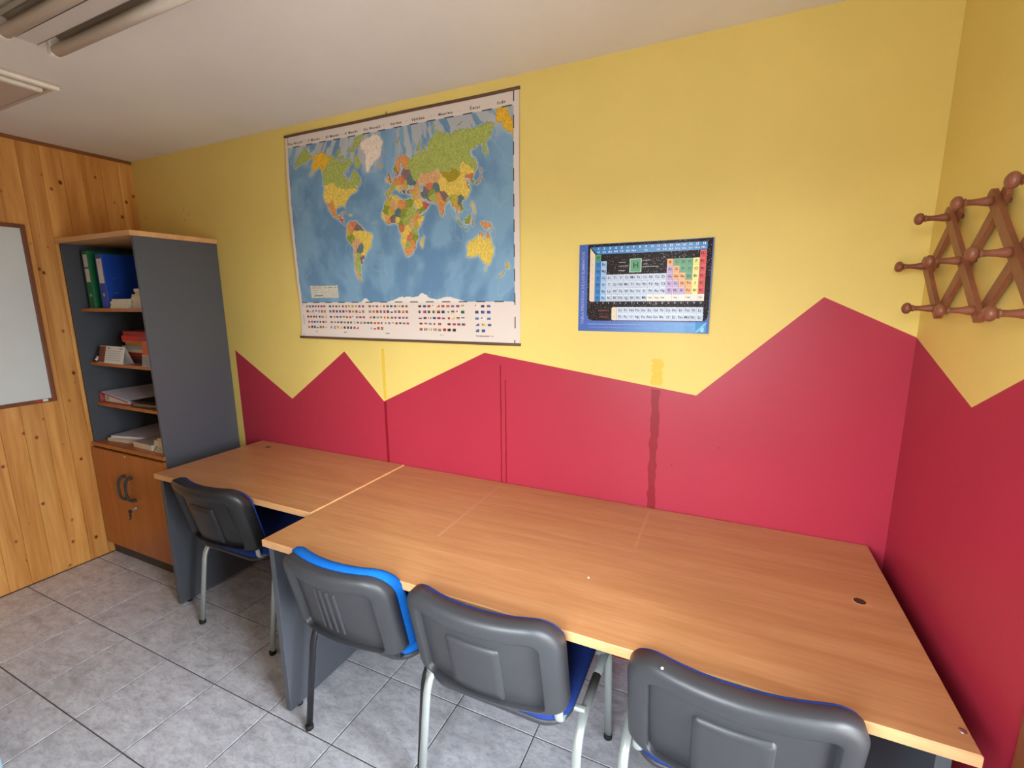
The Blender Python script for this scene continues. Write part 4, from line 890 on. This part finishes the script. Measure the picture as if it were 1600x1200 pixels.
    for i in range(18):
        u = c0 + cp * (i + .5); txt.append(text_mesh('n', str(i + 1), 0.0115, wh, t, P(u, 0.056, .0022), (PI / 2, 0, 0), bold=0.0004))
        g = ['I A', 'II A', 'III B', 'IV B', 'V B', 'VI B', 'VII B', '', 'VIII', '', 'I B', 'II B', 'III A', 'IV A', 'V A', 'VI A', 'VII A', 'VIII A'][i]
        if g: txt.append(text_mesh('n', g, 0.0085, wh, t, P(u, 0.094, .0022), (PI / 2, 0, 0), bold=0.0003))
        txt.append(text_mesh('n', str(i + 1), 0.006, wh, t, P(u, 0.672, .0022), (PI / 2, 0, 0), bold=0.0002))
    for i in range(7): txt.append(text_mesh('n', str(i + 1), 0.009, flat('chart_grey_ink', (150, 140, 130)), t, P(0.111, r0 + rp * (i + .5), .0022), (PI / 2, 0, 0)))
    for i, s in enumerate('67'): txt.append(text_mesh('n', s, 0.009, flat('chart_grey_ink', (150, 140, 130)), t, P(0.296, 0.755 + .075 * i, .0022), (PI / 2, 0, 0)))
    red = flat('chart_red_ink', (190, 70, 56))
    txt.append(text_mesh('n', 'Lantánidos', 0.0095, red, t, P(0.21, 0.755, .0016), (PI / 2, 0, 0))); txt.append(text_mesh('n', 'Actínidos', 0.0095, red, t, P(0.215, 0.83, .0016), (PI / 2, 0, 0)))
    txt.append(text_mesh('n', 'TABLA PERIÓDICA DE LOS ELEMENTOS', 0.0165, flat('chart_title_ink', (150, 160, 205)), t, P(0.036, 0.50, .0012), (PI / 2, -PI / 2, 0), spacing=.97, bold=0.0003))
    tag(join_meshes('lettering', txt, t), kind='stuff')
    m = MB()
    m.face([P(.405, .330, .0016), P(.495, .330, .0016), P(.495, .180, .0016), P(.405, .180, .0016)], flat('key_edge', (190, 214, 190)))
    m.face([P(.412, .322, .002), P(.489, .322, .002), P(.489, .189, .002), P(.412, .189, .002)], KM['h'])
    for (a, b, v) in ((.32, .37, .215), (.32, .395, .255), (.32, .37, .305), (.50, .56, .20), (.51, .54, .24), (.50, .62, .27)):
        m.face([P(a, v + .004, .0014), P(b, v + .004, .0014), P(b, v, .0014), P(a, v, .0014)], wh)
    m.build('key_square', t)
    k_ = text_mesh('key_letter', 'H', 0.030, flat('key_ink', (14, 66, 36)), t, P(.452, .255, .0026), (PI / 2, 0, 0), bold=.0008)
    m = MB()
    for k in range(10):
        a, b = .08 + .80 * k / 10, .08 + .80 * (k + 1) / 10 - .004
        if k < 10: m.face([P(a, .918, .0012), P(b, .918, .0012), P(b, .912, .0012), P(a, .912, .0012)], flat('footer_ink', (140, 176, 224)))
    for k in range(9): rect(m, .30 + .076 * k, .888, .30 + .076 * (k + 1), .992, flat('footer_blue_%d' % k, (58 - 3 * k, 100 + 5 * k, 180 + 3 * k), .3), .0006)
    m.face([P(.905, .99, .0012), P(.925, .99, .0012), P(.99, .88, .0012), P(.975, .885, .0012)], flat('footer_flash', (120, 190, 232), .3))
    m.face([P(.945, .985, .0012), P(.968, .985, .0012), P(.968, .935, .0012), P(.945, .935, .0012)], flat('footer_logo', (150, 210, 240), .3))
    for k in range(34): m.face([P(.10 + .016 * k, .957, .0012), P(.106 + .016 * k, .957, .0012), P(.106 + .016 * k, .951, .0012), P(.10 + .016 * k, .951, .0012)], flat('footer_ink', (140, 176, 224)))
    m.build('footer_print', t)
    return t
make_chart()

# ================================================================= COAT RACK (expanding lattice)
def make_rack():
    t = thing('coat_rack', 'expanding brown wooden lattice coat rack with turned pegs on the right wall', 'coat rack', (X, -0.45, 1.66)); L = Vector(t.location)
    s = 0.232; ya = -0.203; za, zb, zc = 1.778, 1.660, 1.542
    A = [(ya - s * k, za) for k in range(4)]; B = [(ya + s / 2 - s * k, zb) for k in range(5)]; C_ = [(ya - s * k, zc) for k in range(4)]
    xf, xb = X - 0.026, X - 0.014
    def slat(p, q, x, ext=0.024):
        P0, Q0 = Vector((x, p[0], p[1])), Vector((x, q[0], q[1])); d = (Q0 - P0).normalized(); P0 -= d * ext; Q0 += d * ext
        n = Vector((1, 0, 0)).cross(d).normalized() * 0.0135; th = Vector((0.0055, 0, 0)); m = MB(); rings = []
        # flat slat with rounded ends
        out = []
        for c, sg in ((P0, -1), (Q0, 1)):
            for k in range(7):
                q_ = -PI / 2 + PI * k / 6; out.append(c + d * sg * math.cos(q_) * 0.0135 * 0.5 + n * math.sin(q_) * (1 if sg > 0 else -1))
        m.loops([[o_ - th - L for o_ in out], [o_ + th - L for o_ in out]], M['rack'], True, True, True, False); m.build('slat', t)
    slat(B[0], C_[0], xf); 
    for k in range(3): slat(A[k], C_[k + 1], xf)
    slat(A[3], B[4], xf)
    slat(A[0], B[0], xb)
    for k in range(3): slat(A[k + 1], C_[k], xb)
    slat(B[4], C_[3], xb)
    prof = [(0, .0085), (.004, .0105), (.008, .0105), (.014, .0095), (.022, .0078), (.034, .0065), (.044, .0068), (.047, .0095), (.049, .007)]
    r = 0.0155
    for k in range(9): q = PI * (k + 1.2) / 10.2; prof.append((.060 - math.cos(q) * r * 0.72, max(0.0008, math.sin(q) * r)))
    for (y, z) in A + B + C_:
        MB().lathe(prof, (xf - 0.004 - L.x, y - L.y, z - L.z), (-1, 0, 0), M['rack'], 18).build('peg', t)
        MB().lathe([(0, .006), (.010, .006)], (X - L.x, y - L.y, z - L.z), (-1, 0, 0), M['rack'], 10).build('spacer', t)
make_rack()

# ================================================================= CHAIRS
def rr_loop(w, zt, zb, rt_, rb_, ins, insb, n=9):
    """rounded-rectangle outline in (x, z); ins = inset at sides and top, insb = inset at the foot"""
    x = w / 2 - ins; zt_ = zt - ins; zb_ = zb + insb; a = max(0.004, rt_ - ins); b = max(0.003, rb_ - insb); pts = []
    a = min(a, x * .98); b = min(b, x * .98)
    for (cx, cz, r, a0) in ((x - a, zt_ - a, a, 0), (-x + a, zt_ - a, a, 90), (-x + b, zb_ + b, b, 180), (x - b, zb_ + b, b, 270)):
        for k in range(n + 1):
            q = math.radians(a0 + 90 * k / n); pts.append((cx + math.cos(q) * r, cz + math.sin(q) * r))
    # extra points along the long edges so that the curve of the back shows
    out = []
    for i, p in enumerate(pts):
        q = pts[(i + 1) % len(pts)]; out.append(p)
        if math.hypot(q[0] - p[0], q[1] - p[1]) > 0.03 or (i % (n + 1)) == n:
            for k in range(1, 8): out.append((p[0] + (q[0] - p[0]) * k / 8, p[1] + (q[1] - p[1]) * k / 8))
    return out
BACK = -0.050
def back_y(x, z):
    """curve and lean of the backrest: middle bows backwards (-y), top leans back"""
    return BACK - 0.23 * (z - 0.50) + 1.05 * x * x
BW, BZT, BZB = 0.462, 0.798, 0.495
def make_chair(label, loc, rz, style):
    global BACK
    BACK = -0.062 if style == 'azure' else -0.052
    t = thing('visitor_chair', label, 'chair', loc, rz, 'visitor chairs at the desks')
    if style == 'azure': shell, cus, met, cap = M['shell'], M['azure'], M['blackmetal'], M['rubber']
    elif style == 'navy': shell, cus, met, cap = M['shell_dark'], M['royal'], M['silver'], M['rubber']
    else: shell, cus, met, cap = M['shell'], M['royal'], M['silver'], M['rubber']
    BW, BZT, BZB = (0.436, 0.774, 0.478) if style == 'azure' else (0.462, 0.798, 0.495)
    def ring(ins, insb, dy, curve=1.0, w=BW, zt=BZT, zb=BZB, sag=0.0):
        return [(x, back_y(x, z) + dy, z - (sag * (1 - (2 * x / w) ** 2) if z < (zt + zb) / 2 else 0)) for x, z in rr_loop(w, zt, zb, 0.075, 0.03, ins, insb)]
    sg = -0.014
    # backrest shell: rolled outer rim, raised border, recessed panel open at the foot
    m = MB()
    R_ = [ring(0.008, 0.004, 0.046, sag=sg), ring(0.000, 0.000, 0.040, sag=sg), ring(0.000, 0.000, 0.006, sag=sg), ring(0.003, 0.002, -0.001, sag=sg), ring(0.010, 0.005, -0.007, sag=sg), ring(0.020, 0.006, -0.010, sag=sg), ring(0.046, 0.006, -0.010, sag=sg),
          ring(0.0495, 0.007, -0.008, sag=sg), ring(0.051, 0.007, 0.010, sag=sg), ring(0.052, 0.007, 0.011, sag=sg)]
    m.loops(R_, shell)
    inner = [(x, z) for x, z in rr_loop(BW, BZT, BZB, 0.075, 0.03, 0.052, 0.007)]
    cz = 0.62; rings = []
    for f in (1.0, 0.8, 0.6, 0.4, 0.2, 0.0):
        rings.append([(x * f, back_y(x * f, cz + (z - cz) * f) + 0.011, (cz + (z - cz) * f) - (sg * (1 - (2 * x / BW) ** 2) * f if z < cz else 0)) for x, z in inner])
    m.loops(rings, shell); 
    m.build('backrest', t)
    def patch(name, x0, x1, z0, z1, dy, th, mat, nx=8, r=0.012):
        m = MB(); o1 = [(x, z) for x, z in rr_loop(x1 - x0, z1, z0, r, 0.004, 0, 0, 4)]; o2 = [(x, z) for x, z in rr_loop(x1 - x0, z1, z0, r, 0.004, 0.004, 0.002, 4)]
        xc = (x0 + x1) / 2; zc = (z0 + z1) / 2
        f3 = lambda L_, d: [(x + xc, back_y(x + xc, z) + d, z) for x, z in L_]
        rs_ = [f3(o1, dy), f3(o2, dy - th)] + [[(x * f + xc, back_y(x * f + xc, zc + (z - zc) * f) + dy - th, zc + (z - zc) * f) for x, z in o2] for f in (.75, .5, .25, 0)]
        m.loops(rs_, mat); return m.build(name, t)
    if style == 'azure':
        for k, xx in enumerate((-0.062, -0.034, -0.006, 0.022)): patch('rib', xx, xx + 0.010, 0.528, 0.690, 0.011, 0.006, shell, r=0.004)
        for xx in (-0.066, -0.030, 0.006): 
            MB().lathe([(0, .005), (.0014, .005)], (xx, back_y(xx, .708) + 0.0115, .708), (0, -1, 0), M['black'], 10).build('vent_hole', t)
    else:
        patch('back_plate', -0.085, 0.075, 0.522, 0.700, 0.011, 0.008, shell)
    # front cushion of the backrest
    if style == 'azure': th, grow = 0.030, -0.008
    elif style == 'navy': th, grow = 0.018, 0.0045
    else: th, grow = 0.016, 0.0035
    th += 0.006
    m = MB(); C_ = [ring(0.006 + grow + 0.004, 0.008, 0.030, sag=sg), ring(grow + 0.0, 0.004, 0.038, sag=sg), ring(grow, 0.003, 0.038 + th * .5, sag=sg), ring(grow + 0.008, 0.008, 0.038 + th * .9, sag=sg), ring(grow + 0.03, 0.03, 0.040 + th)]
    m.loops(C_, cus); last = rr_loop(BW, BZT, BZB, 0.075, 0.03, grow + 0.03, 0.03)
    m.loops([[(x * f, back_y(x * f, cz + (z - cz) * f) + 0.040 + th, cz + (z - cz) * f) for x, z in last] for f in (1, .66, .33, 0)], cus); m.build('back_cushion', t)
    # seat: pan and cushion
    def sring(ins, z, n=10):
        w, y0, y1 = 0.455, 0.000, 0.465; pts = []
        x = w / 2 - ins; a = 0.08 - ins * .5
        for (cx, cy, a0) in ((x - a, y1 - ins - a, 0), (-x + a, y1 - ins - a, 90), (-x + a, y0 + ins + a, 180), (x - a, y0 + ins + a, 270)):
            for k in range(n + 1):
                q = math.radians(a0 + 90 * k / n); pts.append((cx + math.cos(q) * a, cy + math.sin(q) * a, z))
        return pts
    MB().loops([sring(0.03, 0.425), sring(0.006, 0.432), sring(0.0, 0.445), sring(0.004, 0.452)], shell, True, True, True).build('seat_pan', t)
    MB().loops([sring(0.006, 0.450), sring(-0.002, 0.460), sring(-0.002, 0.475), sring(0.008, 0.488), sring(0.03, 0.496), sring(0.10, 0.500)], cus, True, True, True).build('seat', t)
    # frame: two bent side frames (rear and front leg each), cross bars, back supports
    for sx in (-1, 1):
        x = 0.247 * sx
        rear = smoothed([(x + 0.004 * sx, -0.004, 0.012), (x, 0.055, 0.405), (x, 0.26, 0.412)], 0.085, 10)
        front = smoothed([(x + 0.004 * sx, 0.440, 0.012), (x, 0.415, 0.405), (x, 0.26, 0.412)], 0.07, 10)
        for p_, q_ in ((rear, 'leg'), (front, 'leg')):
            lg = MB().tube(p_, 0.0135, 0.0095, ref=(1, 0, 0), m=met, n=16).build('leg', t)
            e = p_[0]; MB().lathe([(0, .0125), (.003, .0150), (.018, .0148), (.020, .012)], (e.x, e.y, 0.0), (0, 0, 1), cap, 14).build('foot_cap', lg)
        xs_ = 0.206 * sx
        if style == 'azure': xs_ = 0.186 * sx
        sup = smoothed([(xs_, 0.30, 0.418), (xs_, 0.085, 0.418), (xs_, 0.056, 0.458), (xs_, back_y(xs_, .50) + 0.022, 0.458), (xs_, back_y(xs_, .53) + 0.021, 0.53), (xs_, back_y(xs_, .62) + 0.020, 0.62)], 0.016, 8)
        MB().tube(sup, 0.0130, 0.0080, ref=(1, 0, 0), m=met, n=12).build('back_support', t)
    for yy in (0.12, 0.36): MB().tube([(-0.25, yy, 0.412), (0.25, yy, 0.412)], 0.011, m=met, ref=(0, 1, 0), n=12).build('crossbar', t)
    return t
make_chair('visitor chair with a black back and silver legs at the short desk', (1.475, -0.616, 0), 0.0, 'navy')
make_chair('visitor chair with azure cushions, ribbed back and black legs', (2.432, -0.820, 0), 0.0, 'azure')
make_chair('silver-legged charcoal chair between the azure chair and the nearest chair', (2.953, -0.842, 0), 0.0, 'grey')
c4 = make_chair('nearest silver-legged charcoal chair, at the right end of the long desk', (3.572, -0.835, 0), 0.0, 'grey')

BACK = -0.052
_sp = MB().lathe([(0, .0035), (.0012, .003), (.0016, .001)], (-0.150, back_y(-0.150, 0.79) + 0.004, 0.7975), (0, -0.3, 1), M['white'], 8).build('paint_speck', c4)
# small pale cabinet whose corner just enters the frame at lower left
pc = thing('storage_box', 'pale blue lidded storage box on the floor in the lower left corner', 'box', (1.15, -1.62, 0))
MB().quad_box((-0.19, -0.25, 0.0), (0.19, 0.25, 0.36), M['paleblue'], 0.006).build('body', pc)
MB().quad_box((-0.20, -0.26, 0.36), (0.20, 0.26, 0.385), M['paleblue'], 0.006).build('lid', pc)
# crumb of white plaster on the long desk
cr = MB(); b_ = bmesh.new(); bmesh.ops.create_icosphere(b_, subdivisions=1, radius=0.0032); cr.add_bm(b_, M['white'], False); b_.free()
o = cr.build('plaster_crumb', None, (3.165, -0.579, DZ + 0.0026)); tag(o, 'tiny white plaster crumb on the long desk', 'crumb')
print('faces', sum(len(o.data.polygons) for o in bpy.data.objects if o.type == 'MESH'))
